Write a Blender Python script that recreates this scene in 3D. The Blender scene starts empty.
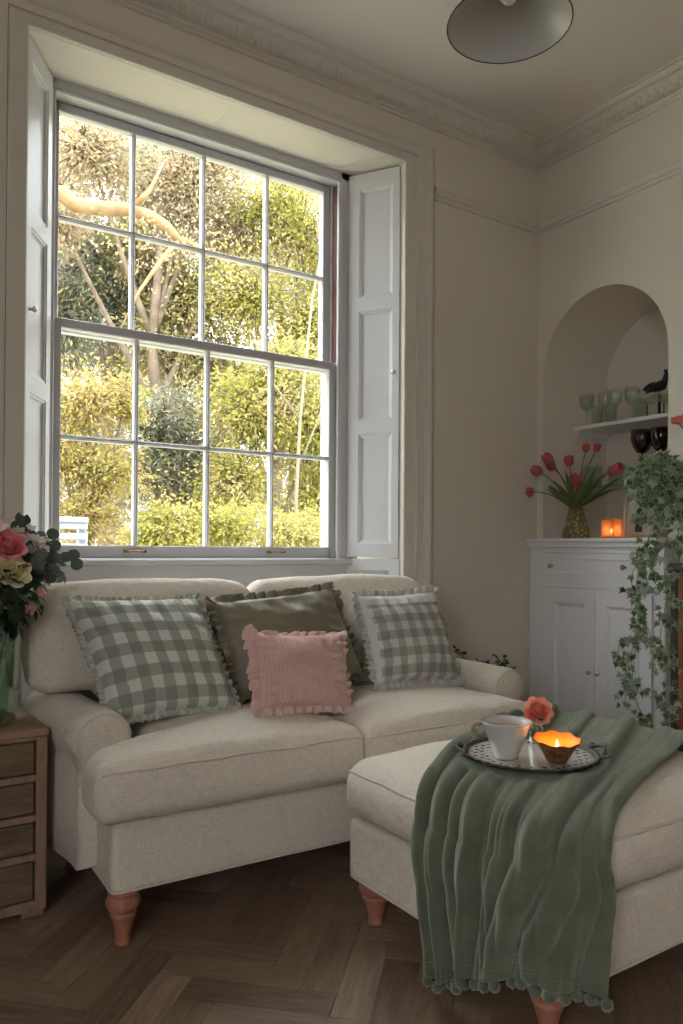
import bpy, math, random
from mathutils import Vector, Matrix, noise
PI = math.pi
R = random.Random(7)
SC = bpy.context.scene
COL = SC.collection
EYE = Vector((0, 0, 1.05))
FPX, YAW, PITCH, ROLL, SHY = 775.35, math.radians(33.796), math.radians(.4975), math.radians(.3694), 29.77

# ------------------------------------------------------------------ camera
Fv = Vector((math.sin(YAW)*math.cos(PITCH), math.cos(YAW)*math.cos(PITCH), math.sin(PITCH)))
R0 = Vector((math.cos(YAW), -math.sin(YAW), 0)); U0 = R0.cross(Fv)
Rv = R0*math.cos(ROLL)+U0*math.sin(ROLL); Uv = -R0*math.sin(ROLL)+U0*math.cos(ROLL)
cam = bpy.data.cameras.new('camera'); camo = bpy.data.objects.new('camera', cam); COL.objects.link(camo)
m = Matrix((Rv, Uv, -Fv)).transposed().to_4x4(); m.translation = EYE
camo.matrix_world = m
cam.sensor_fit = 'VERTICAL'; cam.sensor_height = 36; cam.lens = 36*FPX/1024; cam.shift_y = SHY/1024
cam.clip_start = .02
SC.camera = camo

def at(x, y, ax, val):
    """the point on the plane ax=val that lies along the photo direction x, y"""
    d = Fv + Rv*((x-341.5)/FPX) - Uv*((y-512-SHY)/FPX)
    i = 'xyz'.index(ax); t = (val-EYE[i])/d[i]
    return EYE + d*t

# ------------------------------------------------------------------ mesh helper
class MB:
    def __init__(s): s.v = []; s.f = []; s.uv = []; s.mi = []
    def add(s, vs, fs, uvs=None, mi=0):
        b = len(s.v); s.v += [Vector(p) for p in vs]
        for k, f in enumerate(fs):
            s.f.append([b+i for i in f]); s.mi.append(mi)
            s.uv.append(uvs[k] if uvs else None)
    def box(s, a, b, mi=0):
        x0, y0, z0 = a; x1, y1, z1 = b
        vs = [(x, y, z) for x in (x0, x1) for y in (y0, y1) for z in (z0, z1)]
        s.add(vs, [(0,1,3,2), (4,6,7,5), (0,4,5,1), (2,3,7,6), (0,2,6,4), (1,5,7,3)], mi=mi)
    def bbox(s, a, b, r=.003, mi=0):
        """box with chamfered edges"""
        a = Vector(a); b = Vector(b); c = (a+b)/2; h = (b-a)/2
        r = min(r, min(h)*.9)
        vs = []; idx = {}
        for sx in (-1,1):
            for sy in (-1,1):
                for sz in (-1,1):
                    for ax in range(3):
                        p = Vector((sx*(h.x-r), sy*(h.y-r), sz*(h.z-r))); p[ax] += r*(sx,sy,sz)[ax]
                        idx[(sx,sy,sz,ax)] = len(vs); vs.append(c+p)
        fs = []
        for ax in range(3):
            o = [i for i in range(3) if i != ax]
            for sg in (-1,1):
                q = []
                for (p1, p2) in ((-1,-1),(1,-1),(1,1),(-1,1)):
                    k = [0,0,0]; k[ax] = sg; k[o[0]] = p1; k[o[1]] = p2; q.append(idx[tuple(k)+(ax,)])
                fs.append(q)
            for p1 in (-1,1):
                for p2 in (-1,1):
                    q = []
                    for (sg, w) in ((-1,0),(-1,1),(1,1),(1,0)):
                        k = [0,0,0]; k[ax] = sg; k[o[0]] = p1; k[o[1]] = p2; q.append(idx[tuple(k)+(o[w],)])
                    fs.append(q)
        for sx in (-1,1):
            for sy in (-1,1):
                for sz in (-1,1): fs.append([idx[(sx,sy,sz,i)] for i in range(3)])
        s.add(vs, fs, mi=mi)
    def grid(s, P, nu, nv, cu=False, cv=False, uv=None, mi=0):
        """P(i,j) -> point, faces between; cu/cv close"""
        vs = [P(i, j) for i in range(nu) for j in range(nv)]
        fs = []; us = [] if uv else None
        for i in range(nu if cu else nu-1):
            for j in range(nv if cv else nv-1):
                i2, j2 = (i+1) % nu, (j+1) % nv
                fs.append((i*nv+j, i2*nv+j, i2*nv+j2, i*nv+j2))
                if uv: us.append([uv(i, j), uv(i+1, j), uv(i+1, j+1), uv(i, j+1)])
        s.add(vs, fs, us, mi)
    def tube(s, pts, rad, n=8, cap=True, mi=0):
        pts = [Vector(p) for p in pts]; m_ = len(pts)
        if not hasattr(rad, '__len__'): rad = [rad]*m_
        rings = []; up = None
        for k in range(m_):
            t = (pts[min(k+1, m_-1)]-pts[max(k-1, 0)])
            if t.length < 1e-9: t = Vector((0,0,1))
            t.normalize()
            if up is None: up = Vector((0,0,1)) if abs(t.z) < .9 else Vector((1,0,0))
            a = t.cross(up)
            if a.length < 1e-6: a = t.cross(Vector((.3,.9,.1)))
            a.normalize(); b = a.cross(t); up = b
            rings.append([pts[k]+a*rad[k]*math.cos(2*PI*q/n)+b*rad[k]*math.sin(2*PI*q/n) for q in range(n)])
        base = len(s.v)
        s.grid(lambda i, j: rings[i][j], m_, n, cv=True, mi=mi)
        if cap:
            s.f.append([base+j for j in range(n)]); s.uv.append(None); s.mi.append(mi)
            s.f.append([base+(m_-1)*n+j for j in reversed(range(n))]); s.uv.append(None); s.mi.append(mi)
    def lathe(s, prof, c=(0,0,0), n=24, ax=None, mi=0, mod=None):
        """prof: (r,z) list; ax optional axis vector"""
        c = Vector(c); q = Vector((0,0,1)).rotation_difference(Vector(ax).normalized()) if ax is not None else None
        def P(i, j):
            r, z = prof[i]; a = 2*PI*j/n
            if mod: r, z = mod(r, z, a)
            p = Vector((r*math.cos(a), r*math.sin(a), z))
            if q: p = q @ p
            return c+p
        s.grid(P, len(prof), n, cv=True, mi=mi)
    def ball(s, c, r, n=10, mi=0, sc=(1,1,1), jit=0, rng=R):
        c = Vector(c)
        vs = []
        for i in range(n+1):
            th = PI*i/n
            for j in range(n*2):
                k = r*(1+rng.uniform(-jit, jit)) if 0 < i < n else r
                vs.append(c+Vector((k*math.sin(th)*math.cos(PI*j/n)*sc[0], k*math.sin(th)*math.sin(PI*j/n)*sc[1], k*math.cos(th)*sc[2])))
        s.add(vs, [(i*2*n+j, (i+1)*2*n+j, (i+1)*2*n+(j+1) % (2*n), i*2*n+(j+1) % (2*n)) for i in range(n) for j in range(2*n)], mi=mi)
    def build(s, name, mat, parent=None, smooth=True, ang=None, off=None):
        o3 = off if off is not None else (world_loc(parent) if parent else Vector((0,0,0)))
        me = bpy.data.meshes.new(name)
        me.from_pydata([p-o3 for p in s.v], [], s.f)
        mats = mat if isinstance(mat, (list, tuple)) else [mat]
        for x in mats: me.materials.append(x)
        if len(mats) > 1: me.polygons.foreach_set('material_index', s.mi)
        if any(u is not None for u in s.uv):
            ul = me.uv_layers.new(name='UVMap')
            for p, u in zip(me.polygons, s.uv):
                if u is not None:
                    for li, q in zip(p.loop_indices, u): ul.data[li].uv = q
        me.validate(); me.update()
        o = bpy.data.objects.new(name, me); COL.objects.link(o)
        if smooth:
            for p in me.polygons: p.use_smooth = True
            if ang is not None:
                try: me.set_sharp_from_angle(angle=math.radians(ang))
                except Exception: pass
        if parent: o.parent = parent
        elif off is not None: o.location = o3
        return o

def world_loc(o):
    v = Vector((0,0,0))
    while o is not None: v = v+o.location; o = o.parent
    return v
def tag(o, label=None, cat=None, group=None, kind=None):
    if label: o['label'] = label
    if cat: o['category'] = cat
    if group: o['group'] = group
    if kind: o['kind'] = kind
    return o
def empty(name, loc, label=None, cat=None, group=None, kind=None):
    o = bpy.data.objects.new(name, None); COL.objects.link(o); o.location = loc; o.empty_display_size = .05
    return tag(o, label, cat, group, kind)
def recalc(o):
    import bmesh
    bm = bmesh.new(); bm.from_mesh(o.data); bmesh.ops.recalc_face_normals(bm, faces=bm.faces); bm.to_mesh(o.data); bm.free()
    return o
def nz(p, f=1., seed=0.): return noise.noise(Vector(p)*f+Vector((seed*13.7, seed*7.1, seed*3.3)))
def sm(a, b, x):
    t = max(0, min(1, (x-a)/(b-a))); return t*t*(3-2*t)
def lerp(a, b, t): return a+(b-a)*t

# ------------------------------------------------------------------ materials
def mat(name, col, rough=.7, met=0, spec=.5, sheen=0, bump=None, var=None, trans=0, emit=None, estr=0, sss=0, coords='Object'):
    """bump: list of (scale, strength, distortion/stretch vector) ; var: (scale, col2, amount)"""
    M = bpy.data.materials.new(name); M.use_nodes = True; nt = M.node_tree; N = nt.nodes; L = nt.links
    b = N['Principled BSDF']; b.inputs['Base Color'].default_value = (*col, 1); b.inputs['Roughness'].default_value = rough
    b.inputs['Metallic'].default_value = met; b.inputs['Specular IOR Level'].default_value = spec
    b.inputs['Sheen Weight'].default_value = sheen; b.inputs['Sheen Roughness'].default_value = .4
    if trans: b.inputs['Transmission Weight'].default_value = trans
    if sss: b.inputs['Subsurface Weight'].default_value = sss; b.inputs['Subsurface Scale'].default_value = .02
    if emit: b.inputs['Emission Color'].default_value = (*emit, 1); b.inputs['Emission Strength'].default_value = estr
    tc = N.new('ShaderNodeTexCoord')
    if var:
        n = N.new('ShaderNodeTexNoise'); n.inputs['Scale'].default_value = var[0]; n.inputs['Detail'].default_value = 5
        L.new(tc.outputs[coords], n.inputs['Vector'])
        r = N.new('ShaderNodeValToRGB'); r.color_ramp.elements[0].position = .35; r.color_ramp.elements[1].position = .68
        r.color_ramp.elements[0].color = (*col, 1); r.color_ramp.elements[1].color = (*var[1], 1)
        L.new(n.outputs['Fac'], r.inputs['Fac']); L.new(r.outputs['Color'], b.inputs['Base Color'])
    if bump:
        prev = None
        for (sc, st, stretch) in bump:
            mp = N.new('ShaderNodeMapping'); mp.inputs['Scale'].default_value = stretch
            n = N.new('ShaderNodeTexNoise'); n.inputs['Scale'].default_value = sc; n.inputs['Detail'].default_value = 4
            L.new(tc.outputs[coords], mp.inputs['Vector']); L.new(mp.outputs['Vector'], n.inputs['Vector'])
            bp = N.new('ShaderNodeBump'); bp.inputs['Strength'].default_value = st; bp.inputs['Distance'].default_value = .01
            L.new(n.outputs['Fac'], bp.inputs['Height'])
            if prev: L.new(prev.outputs['Normal'], bp.inputs['Normal'])
            prev = bp
        L.new(prev.outputs['Normal'], b.inputs['Normal'])
    return M

def fabric(name, col, col2, weave=900, wst=.25, sheen=.15, big=.2, rough=.95):
    """linen-like cloth: two crossed thread directions plus soft slub"""
    M = mat(name, col, rough, spec=.15, sheen=sheen)
    nt = M.node_tree; N = nt.nodes; L = nt.links; b = N['Principled BSDF']; tc = N.new('ShaderNodeTexCoord')
    hs = []
    for st in ((1, .08, .08), (.08, 1, .3), (.08, .3, 1)):
        mp = N.new('ShaderNodeMapping'); mp.inputs['Scale'].default_value = st
        n = N.new('ShaderNodeTexNoise'); n.inputs['Scale'].default_value = weave; n.inputs['Detail'].default_value = 2
        L.new(tc.outputs['Object'], mp.inputs['Vector']); L.new(mp.outputs['Vector'], n.inputs['Vector']); hs.append(n)
    a = N.new('ShaderNodeMath'); a.operation = 'ADD'; L.new(hs[0].outputs['Fac'], a.inputs[0]); L.new(hs[1].outputs['Fac'], a.inputs[1])
    a2 = N.new('ShaderNodeMath'); a2.operation = 'ADD'; L.new(a.outputs[0], a2.inputs[0]); L.new(hs[2].outputs['Fac'], a2.inputs[1])
    dv = N.new('ShaderNodeMath'); dv.operation = 'DIVIDE'; dv.inputs[1].default_value = 3; L.new(a2.outputs[0], dv.inputs[0])
    r = N.new('ShaderNodeValToRGB'); r.color_ramp.elements[0].position = .38; r.color_ramp.elements[1].position = .62
    r.color_ramp.elements[0].color = (*col, 1); r.color_ramp.elements[1].color = (*col2, 1)
    L.new(dv.outputs[0], r.inputs['Fac']); L.new(r.outputs['Color'], b.inputs['Base Color'])
    bp = N.new('ShaderNodeBump'); bp.inputs['Strength'].default_value = wst; bp.inputs['Distance'].default_value = .002
    L.new(dv.outputs[0], bp.inputs['Height'])
    n = N.new('ShaderNodeTexNoise'); n.inputs['Scale'].default_value = 14; n.inputs['Detail'].default_value = 3; n.inputs['Distortion'].default_value = .6
    L.new(tc.outputs['Object'], n.inputs['Vector'])
    bp2 = N.new('ShaderNodeBump'); bp2.inputs['Strength'].default_value = big; bp2.inputs['Distance'].default_value = .02
    L.new(n.outputs['Fac'], bp2.inputs['Height']); L.new(bp.outputs['Normal'], bp2.inputs['Normal']); L.new(bp2.outputs['Normal'], b.inputs['Normal'])
    return M

def gingham(name, w, mid, dark, nx, ny, plain=None):
    M = mat(name, w, .95, spec=.1, sheen=.1); nt = M.node_tree; N = nt.nodes; L = nt.links; b = N['Principled BSDF']
    uv = N.new('ShaderNodeUVMap'); sp = N.new('ShaderNodeSeparateXYZ'); L.new(uv.outputs['UV'], sp.inputs[0])
    def stripe(sock, n, off):
        m1 = N.new('ShaderNodeMath'); m1.operation = 'MULTIPLY_ADD'; m1.inputs[1].default_value = n; m1.inputs[2].default_value = off; L.new(sp.outputs[sock], m1.inputs[0])
        m2 = N.new('ShaderNodeMath'); m2.operation = 'FRACT'; L.new(m1.outputs[0], m2.inputs[0])
        m3 = N.new('ShaderNodeMath'); m3.operation = 'GREATER_THAN'; m3.inputs[1].default_value = .5; L.new(m2.outputs[0], m3.inputs[0]); return m3
    a = stripe('X', nx, .1); c = stripe('Y', ny, .2)
    s_ = N.new('ShaderNodeMath'); s_.operation = 'ADD'; L.new(a.outputs[0], s_.inputs[0]); L.new(c.outputs[0], s_.inputs[1])
    h = N.new('ShaderNodeMath'); h.operation = 'MULTIPLY'; h.inputs[1].default_value = .5; L.new(s_.outputs[0], h.inputs[0])
    r = N.new('ShaderNodeValToRGB'); r.color_ramp.interpolation = 'CONSTANT'; e = r.color_ramp.elements
    e[0].position = 0; e[0].color = (*w, 1); e[1].position = .25; e[1].color = (*mid, 1)
    e2 = e.new(.75); e2.color = (*dark, 1)
    if plain:
        # gathered plain band along the top and left sides
        lt = N.new('ShaderNodeMath'); lt.operation = 'LESS_THAN'; lt.inputs[1].default_value = plain[1]; L.new(sp.outputs['Y'], lt.inputs[0])
        gt = N.new('ShaderNodeMath'); gt.operation = 'GREATER_THAN'; gt.inputs[1].default_value = plain[0]; L.new(sp.outputs['X'], gt.inputs[0])
        m_ = N.new('ShaderNodeMath'); m_.operation = 'MULTIPLY'; L.new(lt.outputs[0], m_.inputs[0]); L.new(gt.outputs[0], m_.inputs[1])
        m2_ = N.new('ShaderNodeMath'); m2_.operation = 'MULTIPLY'; L.new(m_.outputs[0], m2_.inputs[0]); L.new(h.outputs[0], m2_.inputs[1]); h = m2_
    L.new(h.outputs[0], r.inputs['Fac']); L.new(r.outputs['Color'], b.inputs['Base Color'])
    tc = N.new('ShaderNodeTexCoord'); n = N.new('ShaderNodeTexNoise'); n.inputs['Scale'].default_value = 22; n.inputs['Detail'].default_value = 4
    L.new(tc.outputs['Object'], n.inputs['Vector']); bp = N.new('ShaderNodeBump'); bp.inputs['Strength'].default_value = .35; bp.inputs['Distance'].default_value = .012
    L.new(n.outputs['Fac'], bp.inputs['Height']); L.new(bp.outputs['Normal'], b.inputs['Normal'])
    return M

def leafmat(name, cols, rough=.5, transl=.35, edge=None, spec=.4, drift=0):
    """leaf colours picked per leaf; edge = pale rim colour through the UV"""
    M = bpy.data.materials.new(name); M.use_nodes = True; nt = M.node_tree; N = nt.nodes; L = nt.links
    b = N['Principled BSDF']; b.inputs['Roughness'].default_value = rough; b.inputs['Specular IOR Level'].default_value = spec
    g = N.new('ShaderNodeNewGeometry'); r = N.new('ShaderNodeValToRGB'); e = r.color_ramp.elements
    e[0].position = 0; e[0].color = (*cols[0], 1); e[1].position = 1; e[1].color = (*cols[-1], 1)
    for k, c in enumerate(cols[1:-1]): q = e.new((k+1)/(len(cols)-1)); q.color = (*c, 1)
    L.new(g.outputs['Random Per Island'], r.inputs['Fac']); out = r.outputs['Color']
    if drift:
        tc = N.new('ShaderNodeTexCoord'); n = N.new('ShaderNodeTexNoise'); n.inputs['Scale'].default_value = drift; n.inputs['Detail'].default_value = 3; L.new(tc.outputs['Object'], n.inputs['Vector'])
        mr = N.new('ShaderNodeMapRange'); mr.inputs['From Min'].default_value = .32; mr.inputs['From Max'].default_value = .68; mr.inputs['To Min'].default_value = -.1; mr.inputs['To Max'].default_value = .75; L.new(n.outputs['Fac'], mr.inputs['Value'])
        ma = N.new('ShaderNodeMath'); ma.operation = 'MULTIPLY_ADD'; ma.inputs[1].default_value = .4; L.new(g.outputs['Random Per Island'], ma.inputs[0]); L.new(mr.outputs['Result'], ma.inputs[2]); L.new(ma.outputs[0], r.inputs['Fac'])
    if edge:
        uv = N.new('ShaderNodeUVMap'); sp = N.new('ShaderNodeSeparateXYZ'); L.new(uv.outputs['UV'], sp.inputs[0])
        tc = N.new('ShaderNodeTexCoord'); n = N.new('ShaderNodeTexNoise'); n.inputs['Scale'].default_value = 60; L.new(tc.outputs['Object'], n.inputs['Vector'])
        ad = N.new('ShaderNodeMath'); ad.operation = 'ADD'; L.new(sp.outputs['X'], ad.inputs[0]); L.new(n.outputs['Fac'], ad.inputs[1])
        rr = N.new('ShaderNodeValToRGB'); rr.color_ramp.elements[0].position = .98/1.0 if False else .9; rr.color_ramp.elements[1].position = 1.0
        sc = N.new('ShaderNodeMath'); sc.operation = 'MULTIPLY'; sc.inputs[1].default_value = .8; L.new(ad.outputs[0], sc.inputs[0]); L.new(sc.outputs[0], rr.inputs['Fac'])
        mx = N.new('ShaderNodeMix'); mx.data_type = 'RGBA'; L.new(rr.outputs['Color'], mx.inputs['Factor']); L.new(out, mx.inputs['A']); mx.inputs['B'].default_value = (*edge, 1)
        out = mx.outputs['Result']
    L.new(out, b.inputs['Base Color'])
    if transl:
        t = N.new('ShaderNodeBsdfTranslucent'); L.new(out, t.inputs['Color']); ms = N.new('ShaderNodeMixShader'); ms.inputs['Fac'].default_value = transl
        L.new(b.outputs['BSDF'], ms.inputs[1]); L.new(t.outputs['BSDF'], ms.inputs[2]); L.new(ms.outputs['Shader'], N['Material Output'].inputs['Surface'])
    return M

def thinglass(name, tint, refl=.06, rough=.03, edge=.35):
    M = bpy.data.materials.new(name); M.use_nodes = True; nt = M.node_tree; N = nt.nodes; L = nt.links; N.remove(N['Principled BSDF'])
    t = N.new('ShaderNodeBsdfTransparent'); t.inputs['Color'].default_value = (*tint, 1)
    g = N.new('ShaderNodeBsdfGlossy'); g.inputs['Roughness'].default_value = rough; g.inputs['Color'].default_value = (.9, .95, .92, 1)
    lw = N.new('ShaderNodeLayerWeight'); lw.inputs['Blend'].default_value = .25
    mr = N.new('ShaderNodeMapRange'); mr.inputs['To Min'].default_value = refl; mr.inputs['To Max'].default_value = edge; L.new(lw.outputs['Fresnel'], mr.inputs['Value'])
    ms = N.new('ShaderNodeMixShader'); L.new(mr.outputs['Result'], ms.inputs['Fac']); L.new(t.outputs[0], ms.inputs[1]); L.new(g.outputs[0], ms.inputs[2])
    L.new(ms.outputs[0], N['Material Output'].inputs['Surface']); return M

def woodmat(name, cols, rough=.5, scale=1., bump=.2, spec=.4, coords='Object', stretch=(6, 6, 1), island=0.):
    M = bpy.data.materials.new(name); M.use_nodes = True; nt = M.node_tree; N = nt.nodes; L = nt.links; b = N['Principled BSDF']
    b.inputs['Roughness'].default_value = rough; b.inputs['Specular IOR Level'].default_value = spec
    tc = N.new('ShaderNodeTexCoord'); mp = N.new('ShaderNodeMapping'); mp.inputs['Scale'].default_value = stretch
    L.new(tc.outputs[coords], mp.inputs['Vector'])
    n = N.new('ShaderNodeTexNoise'); n.inputs['Scale'].default_value = 3*scale; n.inputs['Detail'].default_value = 8; n.inputs['Roughness'].default_value = .65; n.inputs['Distortion'].default_value = 1.2
    L.new(mp.outputs['Vector'], n.inputs['Vector'])
    n2 = N.new('ShaderNodeTexNoise'); n2.inputs['Scale'].default_value = 22*scale; n2.inputs['Detail'].default_value = 5; L.new(mp.outputs['Vector'], n2.inputs['Vector'])
    a = N.new('ShaderNodeMath'); a.operation = 'MULTIPLY_ADD'; a.inputs[1].default_value = .4; L.new(n2.outputs['Fac'], a.inputs[0]); L.new(n.outputs['Fac'], a.inputs[2])
    s0 = a.outputs[0]; lo = .45
    if island:
        g = N.new('ShaderNodeNewGeometry'); c = N.new('ShaderNodeMath'); c.operation = 'MULTIPLY_ADD'; c.inputs[1].default_value = island
        L.new(g.outputs['Random Per Island'], c.inputs[0]); L.new(s0, c.inputs[2]); s0 = c.outputs[0]
    mr = N.new('ShaderNodeMapRange'); mr.inputs['From Min'].default_value = .45; mr.inputs['From Max'].default_value = .95+island; L.new(s0, mr.inputs['Value'])
    r = N.new('ShaderNodeValToRGB'); e = r.color_ramp.elements; e[0].color = (*cols[0], 1); e[1].color = (*cols[-1], 1)
    for k, c in enumerate(cols[1:-1]): q = e.new((k+1)/(len(cols)-1)); q.color = (*c, 1)
    L.new(mr.outputs['Result'], r.inputs['Fac']); L.new(r.outputs['Color'], b.inputs['Base Color'])
    bp = N.new('ShaderNodeBump'); bp.inputs['Strength'].default_value = bump; bp.inputs['Distance'].default_value = .004
    L.new(a.outputs[0], bp.inputs['Height']); L.new(bp.outputs['Normal'], b.inputs['Normal'])
    return M

WALL = mat('wall_paint', (.69, .65, .565), .9, spec=.15, var=(1.2, (.67, .63, .545), 1), bump=[(60, .06, (1,1,1))])
NICHE = mat('niche_paint', (.74, .685, .60), .9, spec=.15, bump=[(60, .06, (1,1,1))])
FARW = mat('far_wall_low_bounce', (.48, .42, .35), .9, spec=.1)  # unseen walls, toned darker to cut the light they bounce back
CEIL = mat('ceiling_paint', (.70, .655, .61), .95, spec=.1)
TRIM = mat('trim_paint', (.65, .615, .545), .45, spec=.4, bump=[(40, .05, (1,1,1))])
SASH = mat('sash_paint', (.53, .53, .54), .4, spec=.4)
SHUT = mat('shutter_paint', (.64, .645, .66), .4, spec=.4, bump=[(50, .05, (1,1,1))])
CUPB = mat('cupboard_paint', (.79, .79, .79), .45, spec=.4)
GLASS = thinglass('window_glass', (.97, .98, .97), .03, .01, .25)
LINEN = fabric('cream_linen', (.62, .56, .475), (.775, .715, .62), weave=700, wst=.5, big=.5)
PIPE = fabric('cream_piping', (.60, .54, .46), (.70, .64, .56))
OLIVE = mat('olive_satin', (.19, .17, .115), .42, spec=.5, sheen=.3, bump=[(9, .5, (1,1,1)), (600, .1, (1,1,1))], var=(6, (.22, .20, .135), 1))
GREENG = gingham('green_gingham', (.66, .655, .60), (.37, .39, .335), (.265, .28, .24), 5.9, 5.3)
BLUEG = gingham('grey_gingham', (.66, .65, .62), (.42, .42, .385), (.30, .30, .265), 6.2, 5.2, (.035, .87))
GRUF = fabric('green_ruffle', (.36, .40, .33), (.58, .60, .53), weave=120, wst=.1)
BRUF = fabric('grey_ruffle', (.42, .43, .40), (.62, .62, .59), weave=120, wst=.1)
PINKR = fabric('pink_ruffle', (.66, .44, .41), (.76, .54, .50), weave=500)
LEGW = woodmat('pink_beech', [(.28, .10, .06), (.40, .17, .11), (.46, .22, .15)], .4, stretch=(5, 5, .6), bump=.05)
OAKF = woodmat('chest_frame_wood', [(.22, .13, .085), (.31, .20, .14), (.38, .26, .185)], .6, stretch=(4, 4, 1.2))
OAKD = woodmat('chest_drawer_wood', [(.095, .062, .036), (.165, .115, .072), (.24, .17, .115)], .6, stretch=(1, 5, 7))
FLOORM = woodmat('floor_planks', [(.075, .048, .029), (.175, .118, .077), (.26, .185, .128), (.40, .305, .225)], .42, scale=1, bump=.12, coords='UV', stretch=(1.6, 13, 1), island=.45)
DARKW = woodmat('dark_wood', [(.03, .025, .02), (.06, .05, .04)], .5, stretch=(5, 5, .8))
REDW = woodmat('red_wood', [(.14, .04, .025), (.26, .085, .05), (.33, .12, .075)], .4, stretch=(6, 6, .8))
DARKRED = mat('dark_red_paint', (.10, .028, .022), .6)
BRASS = mat('aged_brass', (.30, .19, .10), .4, met=.9)
CHROME = mat('brushed_metal', (.6, .58, .55), .25, met=1)
BLACK = mat('dark_metal', (.02, .02, .022), .4, met=.3)

def pink_waffle():
    M = mat('pink_waffle', (.66, .41, .37), .95, spec=.1, sheen=.2); nt = M.node_tree; N = nt.nodes; L = nt.links; b = N['Principled BSDF']
    uv = N.new('ShaderNodeUVMap'); mp = N.new('ShaderNodeMapping'); mp.inputs['Scale'].default_value = (26, 34, 1); L.new(uv.outputs['UV'], mp.inputs['Vector'])
    br = N.new('ShaderNodeTexBrick'); br.offset = 0; br.inputs['Scale'].default_value = 1; br.inputs['Mortar Size'].default_value = .12; br.inputs['Mortar Smooth'].default_value = 1
    br.inputs['Brick Width'].default_value = 1; br.inputs['Row Height'].default_value = 1
    L.new(mp.outputs['Vector'], br.inputs['Vector'])
    br.inputs['Color1'].default_value = (.73, .51, .47, 1); br.inputs['Color2'].default_value = (.69, .46, .42, 1); br.inputs['Mortar'].default_value = (.60, .37, .33, 1)
    L.new(br.outputs['Color'], b.inputs['Base Color'])
    bp = N.new('ShaderNodeBump'); bp.inputs['Strength'].default_value = .5; bp.inputs['Distance'].default_value = .004; bp.invert = True
    L.new(br.outputs['Fac'], bp.inputs['Height'])
    tc = N.new('ShaderNodeTexCoord'); n = N.new('ShaderNodeTexNoise'); n.inputs['Scale'].default_value = 20; L.new(tc.outputs['Object'], n.inputs['Vector'])
    b2 = N.new('ShaderNodeBump'); b2.inputs['Strength'].default_value = .3; b2.inputs['Distance'].default_value = .015; L.new(n.outputs['Fac'], b2.inputs['Height'])
    L.new(bp.outputs['Normal'], b2.inputs['Normal']); L.new(b2.outputs['Normal'], b.inputs['Normal']); return M
WAFFLE = pink_waffle()
VELVET = mat('green_plush', (.105, .122, .078), .9, spec=.1, sheen=.8, bump=[(420, .5, (1,1,1)), (75, .12, (1,1,1))], var=(14, (.145, .165, .108), 1))
VELVET.node_tree.nodes['Principled BSDF'].inputs['Sheen Tint'].default_value = (.66, .72, .60, 1)

# ------------------------------------------------------------------ room
YW, XC, H = 2.725, 3.019, 3.075          # window wall, right wall, ceiling
XL, YB = -1.7, -2.4
CX, HW, HI, ZT, RC = 1.348, .796, .66, 2.78, .231
ox0, ox1, ix0, ix1, YI = CX-HW, CX+HW, CX-HI, CX+HI, YW+RC

# floor: herringbone planks
def floor():
    mb = MB(); Lp, Wp = .36, .09; c = math.cos(PI/4)
    rr = random.Random(3)
    def inside(x, y): return XL-.3 < x < XC+.5 and YB-.3 < y < YI+.2
    for a in range(-90, 90):
        for b in range(-14, 15):
            for kind in (0, 1):
                x0, y0 = a*Wp+b*Lp, a*Wp-b*Lp
                if kind == 0: q = [(x0, y0), (x0+Lp, y0), (x0+Lp, y0+Wp), (x0, y0+Wp)]
                else:
                    X0 = x0+Lp; q = [(X0, y0+Wp-Lp), (X0+Wp, y0+Wp-Lp), (X0+Wp, y0+Wp), (X0, y0+Wp)]
                w = [((p[0]-p[1])*c, (p[0]+p[1])*c) for p in q]
                mx = sum(p[0] for p in w)/4; my = sum(p[1] for p in w)/4
                if not inside(mx, my): continue
                g = .00025; w = [(p[0]+(mx-p[0])*g/.042, p[1]+(my-p[1])*g/.042) for p in w]
                o1, o2 = rr.uniform(0, 40), rr.uniform(0, 40)
                uv = [(0, 0), (Lp, 0), (Lp, Wp), (0, Wp)] if kind == 0 else [(0, 0), (0, Wp), (Lp, Wp), (Lp, 0)]
                zz = rr.uniform(-.0003, .0003)
                mb.add([(p[0], p[1], zz) for p in w]+[(p[0], p[1], -.01) for p in w], [(0,1,2,3), (0,4,5,1), (1,5,6,2), (2,6,7,3), (3,7,4,0)],
                       [[(u+o1, v+o2) for u, v in uv]]+[[(o1, o2)]*4]*4)
    mb.box((XL-.4, YB-.4, -.06), (XC+.6, YI+.3, -.008), mi=1)
    o = mb.build('floor', [FLOORM, DARKW], smooth=False); tag(o, kind='structure')
floor()

# back wall (with the window): opening runs down to the floor
def panels_wall(name, quads, m_=WALL):
    mb = MB()
    for a, b in quads: mb.box(a, b)
    return tag(mb.build(name, m_, smooth=False), kind='structure')
panels_wall('wall_back', [((XL-.2, YW, 0), (ox0, YW+.4, H+.2)), ((ox1, YW, 0), (XC+.5, YW+.4, H+.2)), ((ox0, YW, ZT), (ox1, YW+.4, H+.2))])
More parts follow.
